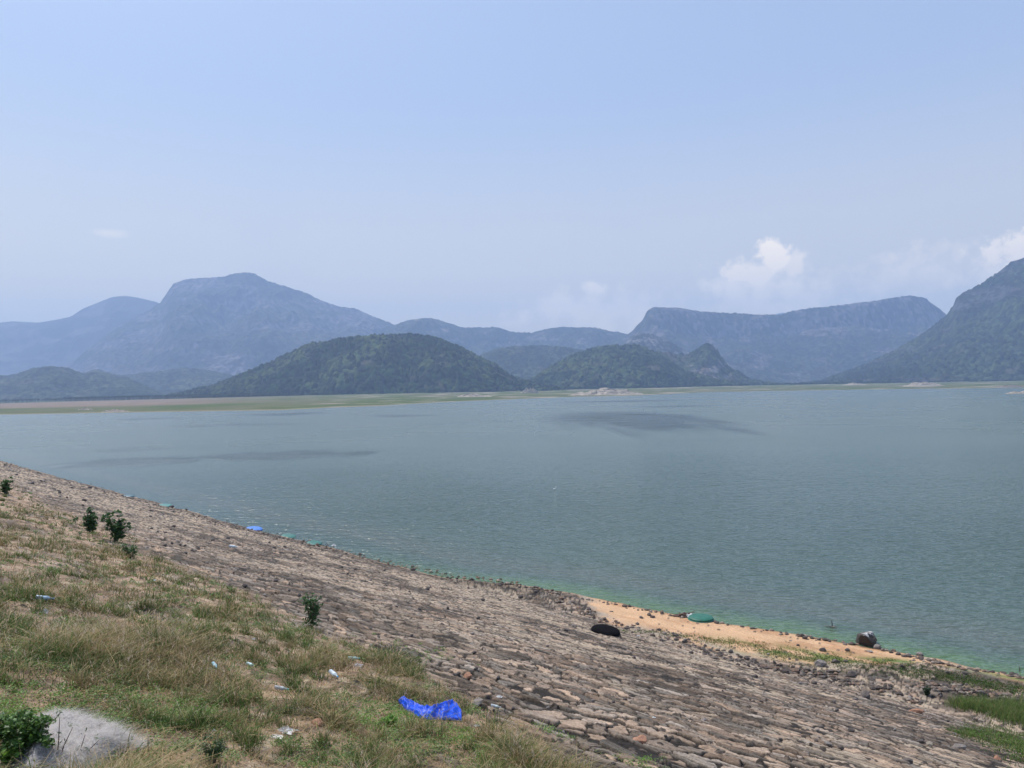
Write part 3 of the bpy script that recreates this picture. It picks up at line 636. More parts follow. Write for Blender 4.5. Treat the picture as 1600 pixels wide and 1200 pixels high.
coracle(258, 791, 20, (.04, .19, .17), 'pale teal round boat half hidden by black rock, second boat from the left', (.05, .05, .05), height=.22, tilt=(.08, .1))
bt = coracle(946, 990, 45, (.004, .004, .005), 'black tarred round boat upside down on the stone pitching, propped up at its right', (.01, .01, .01), tilt=(.04, .14), lift=.06, rough=.95, height=.30)
p = hit(971, 995); pr = tube([(0, 0, 0), (-.28, .15, .3), (-.62, .3, .62)], [.03, .028, .025])
o = mk('wooden_prop', pr[0], pr[1], m_stem, loc=p); tag(o, None, 'short dark pole leaning at the right end of the black boat', 'pole')
rock('rock', 965, 993, 9, 331, m_rockp, 'pale stone wedged under the right end of the black boat', hgt=.7)
rock('rock', 268, 793, 9, 332, m_rock, 'black rock in front of the pale teal boat, close to the water', hgt=.6, ar=.6, rz=.7)
rock('rock', 291, 797, 5, 333, m_rock, 'small black rock at the waterline right of the pale teal boat')

# ------------------------------------------------------------------ grass and weeds
def blades(P0, h, lean, wd, c0, c1, seed=1):
    """P0 (n,3) roots; each blade is a tapering bent strip"""
    n = len(P0); r = np.random.default_rng(seed); a = r.uniform(0, 2 * np.pi, n); l = lean * r.uniform(.1, 1.6, n) ** 1.3 * h
    dx = np.cos(a) * l; dy = np.sin(a) * l; b = r.uniform(0, np.pi, n); sx = np.cos(b) * wd / 2; sy = np.sin(b) * wd / 2
    def pt(t, w): 
        x = P0[:, 0] + dx * t ** 1.8; y = P0[:, 1] + dy * t ** 1.8; z = P0[:, 2] + h * t * (1 - .25 * lean * t)
        return np.stack([x - sx * w, y - sy * w, z], 1), np.stack([x + sx * w, y + sy * w, z], 1)
    a0, b0 = pt(0, 1.); a1, b1 = pt(.5, .8); a2, _ = pt(1.0, 0)
    V = np.stack([a0, b0, a1, b1, a2], 1).reshape(-1, 3); i = np.arange(n)[:, None] * 5
    Fq = i + np.array([[0, 1, 3, 2]]); Ft = i + np.array([[2, 3, 4]])
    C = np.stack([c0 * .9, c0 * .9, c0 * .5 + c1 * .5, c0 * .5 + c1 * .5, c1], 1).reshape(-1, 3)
    return V, Fq, Ft, C
def merge(name, items, m, **k):
    V = []; A_ = []; B_ = []; C = []; o = 0
    for v, q, t, c in items:
        V.append(v); C.append(c); A_.append(q + o); B_.append(t + o) if t is not None else None; o += len(v)
    return mk(name, np.concatenate(V), [np.concatenate(A_)] + ([np.concatenate(B_)] if B_ else []), m, col=np.clip(np.concatenate(C), .005, .9), smooth=False, **k)
def scatter(n, rmin, rmax, amin=-41, amax=22, power=1.0):
    a = np.radians(rng.uniform(amin, amax, n)); r = 1 / rng.uniform(1 / rmax, 1 / rmin, n) if power == 1 else rng.uniform(rmin, rmax, n)
    x = np.sin(a) * r; y = np.cos(a) * r; s, d, dw, dt, ge = zones(x, y); return x, y, s, d, ge
def near_px(x, y, z, pts):
    """weight of being close to one of the listed spots on the ground (spot, radius m)"""
    w_ = np.zeros(len(x))
    for px, py, rad, a in pts:
        p = hit(px, py); w_ = np.maximum(w_, a * np.exp(-((x - p.x) ** 2 + (y - p.y) ** 2) / rad ** 2))
    return w_
STRAW = np.array([.54, .40, .22]); PINK = np.array([.66, .52, .40]); GRN = np.array([.115, .185, .04]); DGR = np.array([.040, .065, .016]); OLV = np.array([.14, .125, .045])
LIT = [(70, 953, .45, 1), (69, 968, .4, 1), (336, 1052, .35, 1), (522, 1068, .4, 1), (553, 1041, .4, 1), (440, 1088, .4, 1), (448, 1152, .4, 1), (430, 1160, .35, 1), (392, 1048, .3, 1), (612, 1150, .3, 1), (497, 1143, .35, 1), (675, 1135, .5, 1)]
x, y, s, d, ge = scatter(62000, 6.5, 95)
tall = near_px(x, y, None, [(190, 1030, 1.7, 1.), (120, 1010, 1.6, .8), (300, 1010, 1.3, .5), (480, 1040, .7, 1.0), (610, 1040, .8, .6), (380, 960, 1., .5), (40, 930, 2.2, .5), (100, 860, 4, .6), (30, 800, 7, .6), (820, 1190, .7, .5)])
dens = .05 + .30 * sm(np.hypot(x, y), 16, 34) + .85 * sm(fbm(x / .9, y / .9, 4, 301), .48, .60) * (1 - sm(d, ge - 1.5, ge + .2)) * sm(d, -1, .3)
bare = near_px(x, y, None, [(265, 1165, 1.0, 1.), (330, 1185, 1.0, .9), (450, 1150, .7, .9), (520, 1160, .8, .6), (250, 975, 1.2, .5), (380, 1180, .8, .6), (150, 1160, .7, 1.)])
lit = near_px(x, y, None, LIT); keep = rng.random(len(x)) < (1 - lit) * np.clip(dens * (1 - bare) + tall, 0, 1) * (d < ge)
x, y, s, d, tall = x[keep], y[keep], s[keep], d[keep], tall[keep]
far = np.hypot(x, y); nb = 13
tx = np.repeat(x, nb) + rng.normal(0, .10, len(x) * nb); ty = np.repeat(y, nb) + rng.normal(0, .10, len(x) * nb); tl = np.repeat(tall, nb); fr = np.repeat(far, nb)
tz = terrain(tx, ty, False) - .01
gm_ = sm(fbm(tx / 1.6, ty / 1.6, 3, 311), .40, .60); gm_ = np.repeat(gm_[::nb], nb); rn = rng.random(len(tx))
h = (.05 + .15 * rng.random(len(tx)) ** 2) * (.5 + 2.6 * sm(fbm(tx / .7, ty / .7, 3, 313), .45, .68)) + tl * .46 * rng.random(len(tx)) ** 1.3
green = (rn < (.30 + gm_ * .6) * (1 - .5 * tl))[:, None]
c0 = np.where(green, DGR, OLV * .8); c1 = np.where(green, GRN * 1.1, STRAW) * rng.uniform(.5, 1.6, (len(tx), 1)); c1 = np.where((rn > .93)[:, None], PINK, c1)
print('blades', len(tx))
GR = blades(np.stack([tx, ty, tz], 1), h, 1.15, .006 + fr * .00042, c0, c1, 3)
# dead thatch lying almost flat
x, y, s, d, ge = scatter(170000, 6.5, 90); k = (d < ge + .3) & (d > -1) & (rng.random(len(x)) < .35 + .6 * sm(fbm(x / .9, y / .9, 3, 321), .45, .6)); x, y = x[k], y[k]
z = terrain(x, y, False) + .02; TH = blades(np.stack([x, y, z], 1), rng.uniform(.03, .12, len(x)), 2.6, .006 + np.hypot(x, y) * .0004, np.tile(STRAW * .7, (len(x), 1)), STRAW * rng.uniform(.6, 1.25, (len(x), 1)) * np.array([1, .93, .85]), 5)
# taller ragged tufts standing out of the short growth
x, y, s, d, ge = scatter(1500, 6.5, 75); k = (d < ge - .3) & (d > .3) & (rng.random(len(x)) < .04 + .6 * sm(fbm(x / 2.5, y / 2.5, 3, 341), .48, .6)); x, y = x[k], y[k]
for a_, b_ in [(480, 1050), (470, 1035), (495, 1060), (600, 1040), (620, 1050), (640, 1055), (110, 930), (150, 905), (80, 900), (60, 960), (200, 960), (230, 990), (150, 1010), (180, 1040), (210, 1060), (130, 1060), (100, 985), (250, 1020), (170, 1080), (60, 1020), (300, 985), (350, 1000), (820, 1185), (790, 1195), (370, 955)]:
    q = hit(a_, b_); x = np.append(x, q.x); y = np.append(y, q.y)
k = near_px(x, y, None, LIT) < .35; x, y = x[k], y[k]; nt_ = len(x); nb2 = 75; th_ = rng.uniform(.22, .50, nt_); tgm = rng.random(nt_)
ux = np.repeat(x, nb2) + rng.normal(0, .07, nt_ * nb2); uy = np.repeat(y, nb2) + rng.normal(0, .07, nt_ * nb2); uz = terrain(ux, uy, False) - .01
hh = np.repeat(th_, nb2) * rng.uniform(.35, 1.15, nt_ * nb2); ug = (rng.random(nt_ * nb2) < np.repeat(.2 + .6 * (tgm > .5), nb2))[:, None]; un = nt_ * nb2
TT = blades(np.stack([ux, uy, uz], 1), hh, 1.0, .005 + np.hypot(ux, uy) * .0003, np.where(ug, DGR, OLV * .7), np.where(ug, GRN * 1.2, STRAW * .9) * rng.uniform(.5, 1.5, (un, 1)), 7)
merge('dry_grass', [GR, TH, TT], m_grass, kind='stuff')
# feathery seed heads
lf = near_px(tx, ty, None, [(60, 900, 5, 1), (120, 960, 2.5, 1), (40, 840, 9, 1), (260, 980, 1.3, .8)])
sel = rng.random(len(tx)) < .004 + .012 * tl + .035 * lf; hx, hy, hz_ = tx[sel], ty[sel], tz[sel] + h[sel] * .9 + .12
items = []
for k in range(5):
    P0 = np.stack([hx + rng.normal(0, .012, len(hx)), hy + rng.normal(0, .012, len(hx)), hz_ - .018 * k], 1)
    items.append(blades(P0, np.full(len(hx), .055), .9, .006 + fr[sel] * .0003, np.tile(PINK, (len(hx), 1)), PINK * rng.uniform(.9, 1.4, (len(hx), 1)), 20 + k))
P0 = np.stack([hx, hy, tz[sel]], 1); items.append(blades(P0, h[sel] * .9 + .14, .1, .004 + fr[sel] * .0002, np.tile(STRAW * .8, (len(hx), 1)), np.tile(STRAW, (len(hx), 1)), 31))
merge('grass_seed_heads', items, m_grass, kind='stuff')
def leafcloud(ctr, rad, n, size, col, seed, flat=.5, asp=.45):
    """n leaves around each centre; returns quads"""
    r = np.random.default_rng(seed); m = len(ctr); c = np.repeat(ctr, n, 0); R_ = np.repeat(np.broadcast_to(rad, (m,)), n)
    dd = r.normal(size=(m * n, 3)); dd /= np.linalg.norm(dd, axis=1)[:, None]; dd[:, 2] = np.abs(dd[:, 2]) * flat
    pos = c + dd * (R_ * r.uniform(.15, 1, m * n) ** .6)[:, None]
    a = r.normal(size=(m * n, 3)); a[:, 2] *= .6; a /= np.linalg.norm(a, axis=1)[:, None]; up = r.normal(0, .5, (m * n, 3)); up[:, 2] += 1
    b = np.cross(a, up); b /= np.linalg.norm(b, axis=1)[:, None]; s_ = (np.repeat(np.broadcast_to(size, (m,)), n) * r.uniform(.6, 1.3, m * n))[:, None]
    V = np.stack([pos - a * s_, pos - b * s_ * asp, pos + a * s_, pos + b * s_ * asp], 1).reshape(-1, 3)
    C = np.repeat(np.repeat(col, n, 0) * r.uniform(.6, 1.5, (m * n, 1)), 4, 0)
    return V, np.arange(m * n * 4).reshape(-1, 4), None, C
x, y, s, d, ge = scatter(30000, 6.5, 90)
bright = near_px(x, y, None, [(610, 1130, .8, 1.), (715, 1150, .55, 1.), (550, 1130, .5, .9), (30, 1130, 1.2, 1), (860, 1145, .35, .9), (300, 1110, 1.2, .6), (180, 950, 1.5, .5), (660, 1020, 1.3, .5), (270, 920, 1.5, .6), (780, 1185, .7, .8), (1000, 1196, .4, .9), (1160, 1100, .0001, 0)])
k = (rng.random(len(x)) < np.clip(sm(fbm(x / 1.5, y / 1.5, 3, 331), .42, .56) * .75 * (d < ge) * (d > 0) * (1 - near_px(x, y, None, [(150, 1160, .9, .7)])) + bright, 0, 1)); x, y, bright = x[k], y[k], bright[k]
z = terrain(x, y, False); col = GRN * rng.uniform(.6, 1.5, (len(x), 1)) * (1 - bright[:, None]) + np.array([.15, .28, .035]) * bright[:, None]
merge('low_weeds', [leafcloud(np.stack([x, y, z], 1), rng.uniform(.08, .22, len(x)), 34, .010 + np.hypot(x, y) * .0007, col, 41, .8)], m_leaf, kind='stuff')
# weeds and reeds by the beach at the right
def band(pts, n, spread, seed):
    r = random.Random(seed); xs = [p[0] for p in pts]; ys = [p[1] for p in pts]; out = []
    for i in range(n):
        px = xs[0] + (xs[-1] - xs[0]) * r.random() ** .62; py = np.interp(px, xs, ys) + r.gauss(0, np.interp(px, xs, spread)); out.append(hit_fast(px, py))
    return np.array(out)
B1 = band([(940, 984), (1030, 990), (1150, 1008), (1250, 1030), (1350, 1040), (1450, 1055), (1600, 1082)], 900, [1, 1.5, 4, 7, 7, 5, 5], 1)
nb = 10; Bx = np.repeat(B1, nb, 0) + np.concatenate([rng.normal(0, .18, (len(B1) * nb, 2)), np.zeros((len(B1) * nb, 1))], 1); Bx[:, 2] = terrain(Bx[:, 0], Bx[:, 1], False)
b1 = blades(Bx, rng.uniform(.05, .14, len(Bx)), 1.2, np.full(len(Bx), .035), np.tile(DGR, (len(Bx), 1)), GRN * rng.uniform(.7, 1.4, (len(Bx), 1)), 51)
B2 = band([(1480, 1102), (1530, 1108), (1580, 1116), (1640, 1124)], 620, [2, 5, 8, 9], 2)
nb = 14; Bx = np.repeat(B2, nb, 0) + np.concatenate([rng.normal(0, .14, (len(B2) * nb, 2)), np.zeros((len(B2) * nb, 1))], 1); Bx[:, 2] = terrain(Bx[:, 0], Bx[:, 1], False)
b2 = blades(Bx, rng.uniform(.2, .6, len(Bx)), .45, np.full(len(Bx), .020), np.tile(GRN, (len(Bx), 1)), np.where(rng.random((len(Bx), 1)) < .2, STRAW * .8, np.array([.17, .25, .07])) * rng.uniform(.6, 1.5, (len(Bx), 1)), 52)
B3 = band([(1480, 1142), (1540, 1150), (1600, 1168), (1650, 1180)], 560, [3, 9, 13, 14], 3)
nb = 16; Bx = np.repeat(B3, nb, 0) + np.concatenate([rng.normal(0, .14, (len(B3) * nb, 2)), np.zeros((len(B3) * nb, 1))], 1); Bx[:, 2] = terrain(Bx[:, 0], Bx[:, 1], False)
b3 = blades(Bx, rng.uniform(.06, .24, len(Bx)), .9, np.full(len(Bx), .02), np.tile(DGR * 1.2, (len(Bx), 1)), np.where(rng.random((len(Bx), 1)) < .18, STRAW * .7, np.array([.15, .26, .05])) * rng.uniform(.5, 1.5, (len(Bx), 1)), 53)
merge('shore_weeds', [b1, b2, b3], m_grass, kind='stuff')

# ------------------------------------------------------------------ shrubs
def shrub(name, px, py, wpx, hpx, label, seed, nst=7, leaf=.11, col=(.05, .115, .03), shape='bush', nl=15):
    p = hit(px, py); m_ = mpp(p); W_ = wpx * m_ / 2; H_ = hpx * m_; r = np.random.default_rng(seed)
    t = empty(name, p, 0, label, 'plant' if shape != 'bush' else 'shrub')
    st = []; ctr = []
    for i in range(nst):
        a = r.uniform(0, 6.28); ln = r.uniform(.3, 1.0); tip = np.array([math.cos(a) * W_ * ln * 1.05, math.sin(a) * W_ * ln * .7, H_ * r.uniform(.55, 1.0)])
        if shape == 'spire': tip[:2] *= .8; 
        mid = tip * np.array([.35, .35, .55]); st.append(tube([np.zeros(3) - [0, 0, .05], mid, tip], [H_ * .022, H_ * .015, H_ * .006], 5))
        for k in range(6):
            f = .08 + .92 * (k + r.random()) / 6; b = (mid * f * 2 if f < .5 else mid + (tip - mid) * (f - .5) * 2) * np.array([1.25 - .4 * f, 1.25 - .4 * f, 1]); ctr.append(b + r.normal(0, .08 * H_, 3))
    V, F = join(st); mk('stem', V, F, m_stem, t)
    ctr = np.array(ctr); V, Fq, _, C = leafcloud(ctr, .15 * H_ + .02, nl, leaf, np.tile(np.array(col), (len(ctr), 1)), seed, 1.0, .5)
    mk('foliage', V, Fq, m_leaf, t, col=C, smooth=False); return t
shrub('shrub', 141, 832, 24, 34, 'narrow leafy dark green shrub, left one of two at the grass edge', 1)
shrub('shrub', 183, 846, 46, 40, 'wide leafy dark green shrub, right one of two at the grass edge', 2, 12)
shrub('shrub', 10, 772, 34, 24, 'bushy green shrub at the left edge of the picture above the dry grass', 3, 9, .1, (.05, .12, .02))
shrub('leafy_plant', 487, 984, 40, 54, 'upright dark green plant standing alone on the stones', 4, 8, .06, shape='spire', nl=14)
shrub('shrub', 205, 872, 46, 24, 'pale green low bush just under the wide dark shrub', 5, 10, .05, (.10, .17, .06))
shrub('leafy_plant', 30, 1185, 120, 66, 'leafy green plant in the bottom left corner beside the white netting', 6, 16, .035, (.08, .16, .03), 'corner', 40)
shrub('leafy_plant', 335, 1192, 40, 40, 'small dark weed at the bottom edge with a white flower', 7, 6, .018, (.05, .10, .025), 'corner', 30)
shrub('leafy_plant', 612, 1137, 44, 16, 'bright yellow green rosette of leaves left of the blue sheet', 8, 9, .03, (.14, .28, .03), 'corner', 16)
shrub('leafy_plant', 8, 1200, 60, 26, 'broad leaved bright green weed right at the bottom left corner', 9, 7, .05, (.12, .22, .03), 'corner', 14)
shrub('shrub', 1449, 1086, 16, 12, 'small dark bush among the rubble at the foot of the pitching', 10, 7, .06, (.04, .07, .03))
# tall bare stalks over the netting
def stalk(px, py, tips, label):
    p = hit(px, py); t = empty('bare_stalk', p, 0, label, 'plant'); parts = []
    for dx, h in tips: parts.append(tube([(0, 0, 0), (dx * .4, .02, h * .55), (dx, 0, h)], [.008, .006, .003], 5))
    V, F = join(parts); mk('stem', V, F, mat('dark_stalk', (.08, .05, .04), .8), t)
    c = np.array([(dx, 0, h) for dx, h in tips] + [(dx * .5, 0, h * .6) for dx, h in tips]); V, Fq, _, C = leafcloud(c, .07, 7, .03, np.tile(np.array([.16, .20, .12]), (len(c), 1)), 77, 1, .3)
    mk('foliage', V, Fq, m_leaf, t, col=C, smooth=False)
stalk(88, 1204, [(.05, .62), (.2, .5), (-.12, .45)], 'thin dark branching stalk in front of the white netting')
stalk(118, 1204, [(.12, .42), (.28, .35)], 'shorter grey green stalk right of the thin dark one before the netting')
# dry twigs
def twigs(px, py, s, label, seed, col=(.34, .28, .24)):
    p = hit(px, py); r = np.random.default_rng(seed); parts = []
    for i in range(14):
        a = r.uniform(0, 6.28); l = s * r.uniform(.4, 1); parts.append(tube([(0, 0, 0), (math.cos(a) * l * .4, math.sin(a) * l * .4, l * r.uniform(.2, .5)), (math.cos(a) * l, math.sin(a) * l, l * r.uniform(.1, 1))], [.014, .01, .004], 4))
    V, F = join(parts); o = mk('dry_twigs', V, F, mat('bleached_twig', col, .9), loc=p); tag(o, None, label, 'twigs')
twigs(1345, 1080, .9, 'dry bleached twigs sticking up above the broad black rock', 1)
twigs(1452, 1125, .5, 'dry twig tuft beside the long brown slab', 2)
twigs(700, 1085, .35, 'dry twigs at the back edge of the blue plastic sheet', 3)
twigs(1525, 1125, .8, 'pale dead twigs lying below the reeds at the right', 4)
twigs(468, 985, .4, 'pale dead root at the foot of the upright green plant', 5, (.5, .42, .34))
# ------------------------------------------------------------------ litter
def sheet(name, top, bot, hfun, m, label, cat, nu=110, nv=44, seed=1, thick=.004):
    U = np.linspace(0, 1, nu); 
    def along(pts, u):
        pts = np.array(pts, float); t = np.linspace(0, 1, len(pts)); return np.interp(u, t, pts[:, 0]), np.interp(u, t, pts[:, 1])
    tx_, ty_ = along(top, U); bx_, by_ = along(bot, U); rows = []
    Pt = [hit(a, b) for a, b in zip(tx_[::6], ty_[::6] + 3)]; Pb = [hit(a, b) for a, b in zip(bx_[::6], by_[::6])]
    ip = lambda P_, u: np.stack([np.interp(u, np.linspace(0, 1, len(P_)), [q[i] for q in P_]) for i in range(3)], 1)
    T0, B0 = ip(Pt, U), ip(Pb, U); v = np.linspace(0, 1, nv)
    G = B0[None] * (1 - v)[:, None, None] + T0[None] * v[:, None, None]
    UU, VV = np.meshgrid(U, v); Z = hfun(UU, VV); G[..., 2] = np.maximum(G[..., 2], terrain(G[..., 0], G[..., 1], False)) * .5 + G[..., 2] * .5 + Z + .02
    o0 = G.reshape(-1, 3).mean(0); o = mk(name, G.reshape(-1, 3) - o0, grid_faces(nv, nu), m, loc=o0); tag(o, None, label, cat); 
    md = o.modifiers.new('thickness', 'SOLIDIFY'); md.thickness = thick; return o
def fold(u, v):
    e = np.clip(np.minimum(np.minimum(u, 1 - u) * 9, np.minimum(v, 1 - v) * 5), 0, 1) ** .5
    w1 = fbm(u * 3.2 + v * 1.1, v * 2.4 - u * 1.2, 3, 701); rid = 1 - np.abs(2 * fbm(u * 5 + v * 3, v * 4 - u * 2, 2, 703) - 1)
    cr2 = 1 - np.abs(2 * fbm(u * 2.2 + v * 1.5, v * 5 - u * 3, 2, 707) - 1)
    body = .15 + .10 * np.sin(u * 7 + v * 3) * .5 + .15 * (rid ** 4) + .12 * (cr2 ** 5) + .10 * (w1 - .5)
    valley = .10 * np.exp(-((u - .47 - .2 * (v - .5)) / .07) ** 2)
    return e * (body - .4 * valley) * .42 
m_blue = mat('blue_plastic', (.004, .09, .74), .42, spec=.4, bump=.003, bscale=20, transl=.15)
sheet('plastic_sheet', [(622, 1096), (632, 1092), (648, 1101), (666, 1108), (684, 1104), (700, 1100), (712, 1100), (722, 1112)], [(626, 1104), (634, 1113), (648, 1120), (660, 1125), (675, 1127), (692, 1127), (708, 1127), (723, 1129)], fold, m_blue,
      'crumpled bright blue plastic sheet lying at the edge of the grass', 'plastic sheet')
def crumple(px, py, wpx, hpx, color, label, seed, name='plastic_wrapper', cat='litter', rz=None, alpha=1.0, h=.5):
    p = hit(px, py); m_ = mpp(p); W_ = wpx * m_ / 2; D_ = W_ * .6; n = 26; a = np.linspace(-1, 1, n); U, V_ = np.meshgrid(a, a)
    r = np.sqrt(U ** 2 + V_ ** 2); Z = (fbm(U * 2 + seed * 3.1, V_ * 2, 3, seed) - .15) * (1 - np.clip(r - .4, 0, 1)) * hpx * m_ * h * 2
    wv = 1 + (fbm(U * 1.5, V_ * 1.5 + seed, 2, seed + 5) - .5) * .7
    o = mk(name, np.stack([U * W_ * wv, V_ * D_ * wv, Z + .01], -1).reshape(-1, 3), grid_faces(n, n), mat('thin_plastic', color, .35, spec=.5, transl=.3, var=.15, vscale=12), loc=p, smooth=False)
    o.rotation_euler = (0, 0, random.uniform(-.6, .6) if rz is None else rz); md = o.modifiers.new('thickness', 'SOLIDIFY'); md.thickness = .002; tag(o, None, label, cat); return o
def bottle_mat(c):
    m = bpy.data.materials.new('clear_plastic'); m.use_nodes = True; t = m.node_tree; t.nodes.clear(); out = N(t, 'ShaderNodeOutputMaterial')
    p = N(t, 'ShaderNodeBsdfPrincipled'); p.inputs['Base Color'].default_value = (*c, 1); p.inputs['Roughness'].default_value = .15; tr = N(t, 'ShaderNodeBsdfTransparent')
    mx = N(t, 'ShaderNodeMixShader'); mx.inputs[0].default_value = .75; L(t, tr.outputs[0], mx.inputs[1]); L(t, p.outputs[0], mx.inputs[2]); L(t, mx.outputs[0], out.inputs[0]); return m
def bottle(px, py, lpx, rz, color, cap, label, roll=0.1):
    p = hit(px, py); Ln = max(.24, lpx * mpp(p)); r = Ln * .145
    t = empty('plastic_bottle', p + Vector((0, 0, r * 1.3 + .02)), 0, label, 'bottle'); t.rotation_euler = (0, math.pi / 2 + roll, rz)
    prof = [(.001, 0), (.8, 0), (.96, .02), (1, .05)] + [(1 - .05 * (i % 2), .1 + .05 * i) for i in range(10)] + [(.95, .62), (.8, .7), (.5, .8), (.32, .86), (.3, .93), (.3, .95)]
    V, F = lathe([(a * r, b * Ln - Ln / 2) for a, b in prof], 20); V[:, 0] *= 1 - .25 * np.exp(-((V[:, 2] - .1 * Ln) / (.18 * Ln)) ** 2)
    mk('body', V, F, bottle_mat(color), t)
    V, F = lathe([(.001, .0), (.36 * r, 0), (.37 * r, .012), (.37 * r, .07 * Ln), (.001, .07 * Ln)], 16); V[:, 2] += .45 * Ln; mk('cap', V, F, mat('bottle_cap', cap, .4), t)
    V, F = lathe([(1.02 * r, 0), (1.02 * r, .2 * Ln)], 20); V[:, 2] -= .05 * Ln; V[:, 0] *= .85; mk('wrap_band', V, F, mat('bottle_band', tuple(min(1, k * 1.1) for k in color), .5, transl=.2), t)
bottle(70, 941, 28, .05, (.35, .50, .66), (.2, .35, .7), 'bluish clear bottle lying in the dry grass above a white plastic lump')
bottle(336, 1045, 20, -.9, (.45, .70, .80), (.1, .45, .75), 'light blue crushed bottle in the green weeds at the middle of the grass')
bottle(522, 1059, 24, -.85, (.70, .78, .84), (.1, .45, .8), 'whitish clear bottle with a blue cap, right of the tall tuft')
bottle(553, 1033, 18, .2, (.40, .55, .50), (.05, .4, .35), 'dusty greenish bottle near the upper edge of the grass')
bottle(440, 1081, 22, -.15, (.50, .53, .55), (.05, .6, .5), 'clear bottle with a turquoise cap, left of the whitish one')
bottle(392, 1043, 12, -.5, (.55, .75, .76), (.6, .7, .2), 'small pale aqua bottle between two weeds')
bottle(365, 857, 14, -.2, (.55, .66, .75), (.8, .8, .8), 'pale clear bottle on the stone pitching above the dark cracks')
bottle(775, 1108, 13, -.3, (.6, .66, .68), (.7, .7, .7), 'clear bottle on the stones down the slope from the blue sheet')
for i, (px, py, w_, h_, c, lb) in enumerate([(69, 959, 13, 12, (.8, .78, .76), 'white plastic lump on bare soil just under the bluish bottle'),
    (448, 1143, 34, 9, (.74, .73, .72), 'long whitish plastic wrapper on pale soil near the bottom'), (430, 1152, 24, 7, (.78, .74, .68), 'second pale wrapper, just below the long whitish one'),
    (560, 1041, 14, 8, (.6, .55, .55), 'greyish torn plastic scrap right of the dusty greenish bottle'), (780, 1090, 10, 5, (.85, .84, .82), 'clean white scrap on the stones right of the blue sheet'),
    (742, 1101, 5, 4, (.55, .05, .08), 'tiny red scrap right of the blue sheet'), (522, 853, 7, 5, (.8, .8, .8), 'white scrap at the waterline right of the sea green boat'),
    (512, 852, 5, 4, (.45, .45, .45), 'grey scrap by the waterline next to a white one'), (997, 994, 5, 2.5, (.85, .85, .84), 'white scrap right of the black boat'),
    (397, 1000, 9, 5, (.7, .7, .72), 'whitish scrap lying in soil left of the upright plant'), (240, 907, 9, 4, (.7, .7, .72), 'greyish white scrap at the upper grass edge'),
    (3, 1122, 12, 16, (.85, .87, .9), 'white crumpled bag at the left edge above the netting'), (746, 1135, 10, 5, (.72, .74, .76), 'greyish clear scrap below right of the blue sheet'),
    (1022, 1122, 5, 3, (.8, .8, .78), 'white scrap above the reddish stone'), (335, 1143, 7, 6, (.88, .88, .88), 'small white scrap over the dark weed at the bottom'),
    (30, 857, 9, 5, (.62, .58, .56), 'pale scrap in the dry grass at the left')]):
    crumple(px, py, w_, h_, c, lb, 800 + i)
# driftwood and litter by the green boat
p = hit(1068, 964); t = empty('driftwood_heap', p, 0, 'heap of brown driftwood with a white rag beside the green boat', 'driftwood')
r = np.random.default_rng(5); V, F = join([tube([np.array([r.uniform(-.9, .1), r.uniform(-.25, .25), .03]), np.array([r.uniform(-.5, .5), r.uniform(-.2, .2), r.uniform(.1, .3)]), np.array([r.uniform(-.2, .9), r.uniform(-.3, .3), r.uniform(.03, .4)])], [.06, .045, .02], 6) for _ in range(11)])
mk('branches', V, F, mat('driftwood', (.16, .11, .09), .9), t)
n = 20; a = np.linspace(-1, 1, n); U, V_ = np.meshgrid(a, a); mk('rag', np.stack([U * .36 + .45, V_ * .2 - .1, .12 + fbm(U * 2, V_ * 2, 3, 9) * .3 - .25 * (U ** 2 + V_ ** 2)], -1).reshape(-1, 3), grid_faces(n, n), mat('white_rag', (.8, .78, .76), .8), t)
# stick standing out of the shallow water, with a pale ring of scum; a second stick at the right edge; sticks on the left bank
def stick(px, py, hpx, label, base=True):
    p = hit(px, py); p.z = max(p.z, 0); h = hpx * mpp(p); t = empty('stick', p, 0, label, 'stick')
    V, F = tube([(0, 0, -.3), (.02, 0, h * .5), (-.02, .02, h)], [h * .09, h * .07, h * .03], 7); mk('shaft', V, F, m_rock, t)
    if base:
        V, F = join([tube([(-.05, 0, .0), (.18, .02, .07), (.38, -.04, .02)], [.05, .04, .015], 6), tube([(0, 0, .02), (-.25, .05, .08), (-.55, .1, .05)], [.05, .035, .012], 6), tube([(0, 0, .02), (.1, -.2, .08), (.22, -.35, .0)], [.05, .03, .01], 6)]); mk('branch', V, F, m_rockl, t)
stick(1300, 980, 11, 'dark branched stick rising from the shallow green water')
stick(1593, 1050, 9, 'dark stick at the waterline near the right edge', False)
stick(1002, 946, 5, 'thin short stick standing in the water by the sand', False)
stick(142, 757, 4.5, 'thin stick on the far left waterline', False); stick(178, 769, 4.5, 'thin stick on the waterline just left of the leftmost boat', False)
p = on_z(866, 765); fl = empty('water_bird', Vector(p), .5, 'small white bird sitting on the open water', 'bird')
V, F = ico(2); s_ = .22; B = V * np.array([1.25, .55, .45]) * s_; B[:, 2] += .12 + np.clip(B[:, 0], 0, 1) * .3; H_ = V * .075 + np.array([.36, 0, .42]); Nk = tube([(.26, 0, .2), (.33, 0, .32), (.36, 0, .42)], [.06, .045, .04], 8)
Fr, m_w = F, mat('white_feathers', (.85, .85, .84), .8); Vb, Fb = join([(B, F), (H_, F)]); mk('body', Vb, Fb, m_w, fl); mk('neck', Nk[0], Nk[1], m_w, fl); bk = tube([(.42, 0, .42), (.52, 0, .41)], [.018, .004], 6); mk('beak', bk[0], bk[1], mat('beak', (.6, .4, .1), .5), fl)

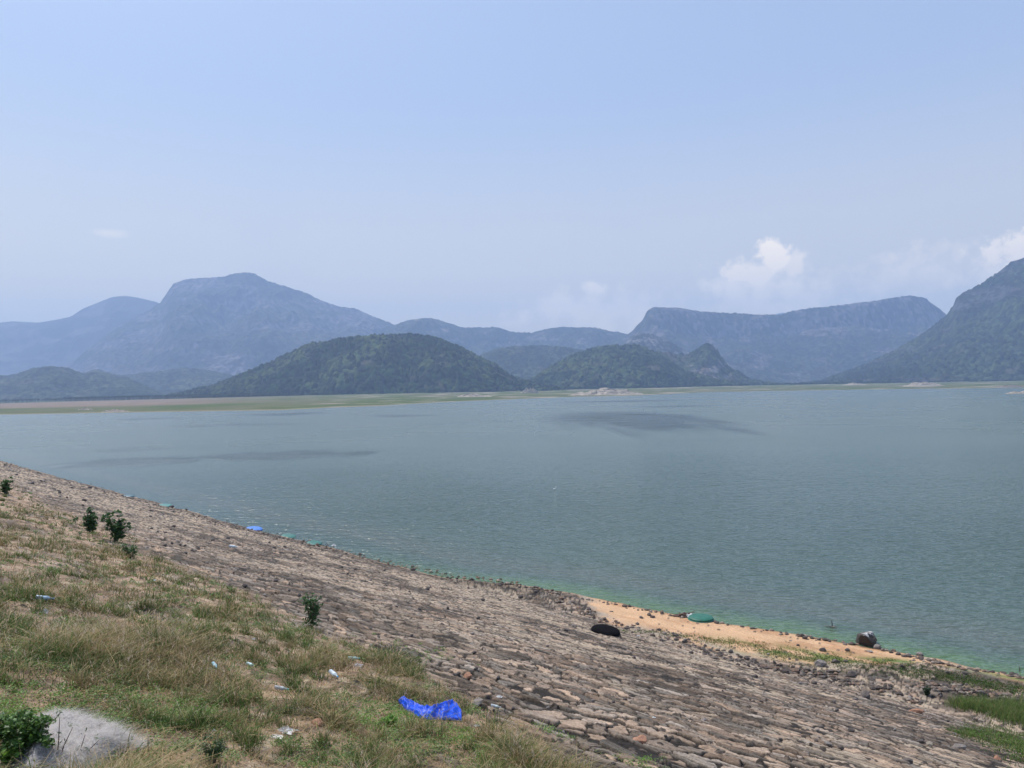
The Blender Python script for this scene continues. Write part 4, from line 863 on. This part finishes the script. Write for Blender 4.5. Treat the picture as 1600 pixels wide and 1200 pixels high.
# ------------------------------------------------------------------ heap of white netting, bottom left
def nethf(u, v):
    e = np.clip(np.minimum(np.minimum(u, 1 - u) * 5, np.minimum(v, 1 - v) * 4), 0, 1); e = e * e * (3 - 2 * e)
    return e * (.06 + .34 * (fbm(u * 4, v * 3, 4, 901) - .3) + .08 * fbm(u * 26, v * 16, 3, 903))
nt_m = mat('white_netting', (.56, .52, .49), .95, var=.6, vscale=5, bump=.02, bscale=60, transl=.2)
net = empty('fishing_net', hit(120, 1170), 0, 'heap of fine whitish fishing net lying in the grass in the bottom left corner', 'net')
o = sheet('net_pile', [(52, 1125), (75, 1112), (105, 1106), (130, 1116), (150, 1130), (175, 1142), (205, 1156), (232, 1166)], [(20, 1215), (50, 1225), (80, 1230), (110, 1230), (135, 1222), (150, 1200), (185, 1178), (234, 1170)], nethf, nt_m, None, None, 90, 60)
for key in ('label', 'category'):
    if key in o: del o[key]
pv = np.array([v.co[:] for v in o.data.vertices]) + np.array(o.location); o.location = o.location - net.location; o.parent = net
idx = rng.integers(0, len(pv), 26000); P0 = pv[idx] + rng.normal(0, .015, (26000, 3)) - np.array(net.location)
V, Fq, Ft, C = blades(P0, rng.uniform(.01, .07, 26000), 3.5, np.full(26000, .004), np.tile([.6, .56, .53], (26000, 1)), rng.uniform(.5, 1.05, (26000, 1)) * np.array([.75, .71, .68]) + 0 * np.tile([.8, .76, .73], (26000, 1)), 91)
mk('loose_threads', V, [Fq, Ft], m_grass, net, col=C, smooth=False)

# ------------------------------------------------------------------ haze
hz = mat('haze'); t = hz.node_tree; t.nodes.clear(); out = N(t, 'ShaderNodeOutputMaterial'); pv_ = N(t, 'ShaderNodeVolumePrincipled')
pv_.inputs['Color'].default_value = (.45, .63, 1.0, 1); pv_.inputs['Density'].default_value = 1.15e-4; pv_.inputs['Anisotropy'].default_value = .1
L(t, pv_.outputs[0], out.inputs['Volume'])
bx = np.array([[sx * 17500, yy, zz] for zz in (-8., 1900.) for sx, yy in ((-1, -16800), (1, -16800), (1, 17000), (-1, 17000))])
mk('haze', bx, np.array([[3, 2, 1, 0], [4, 5, 6, 7], [0, 1, 5, 4], [1, 2, 6, 5], [2, 3, 7, 6], [3, 0, 4, 7]]), hz, smooth=False, kind='stuff')
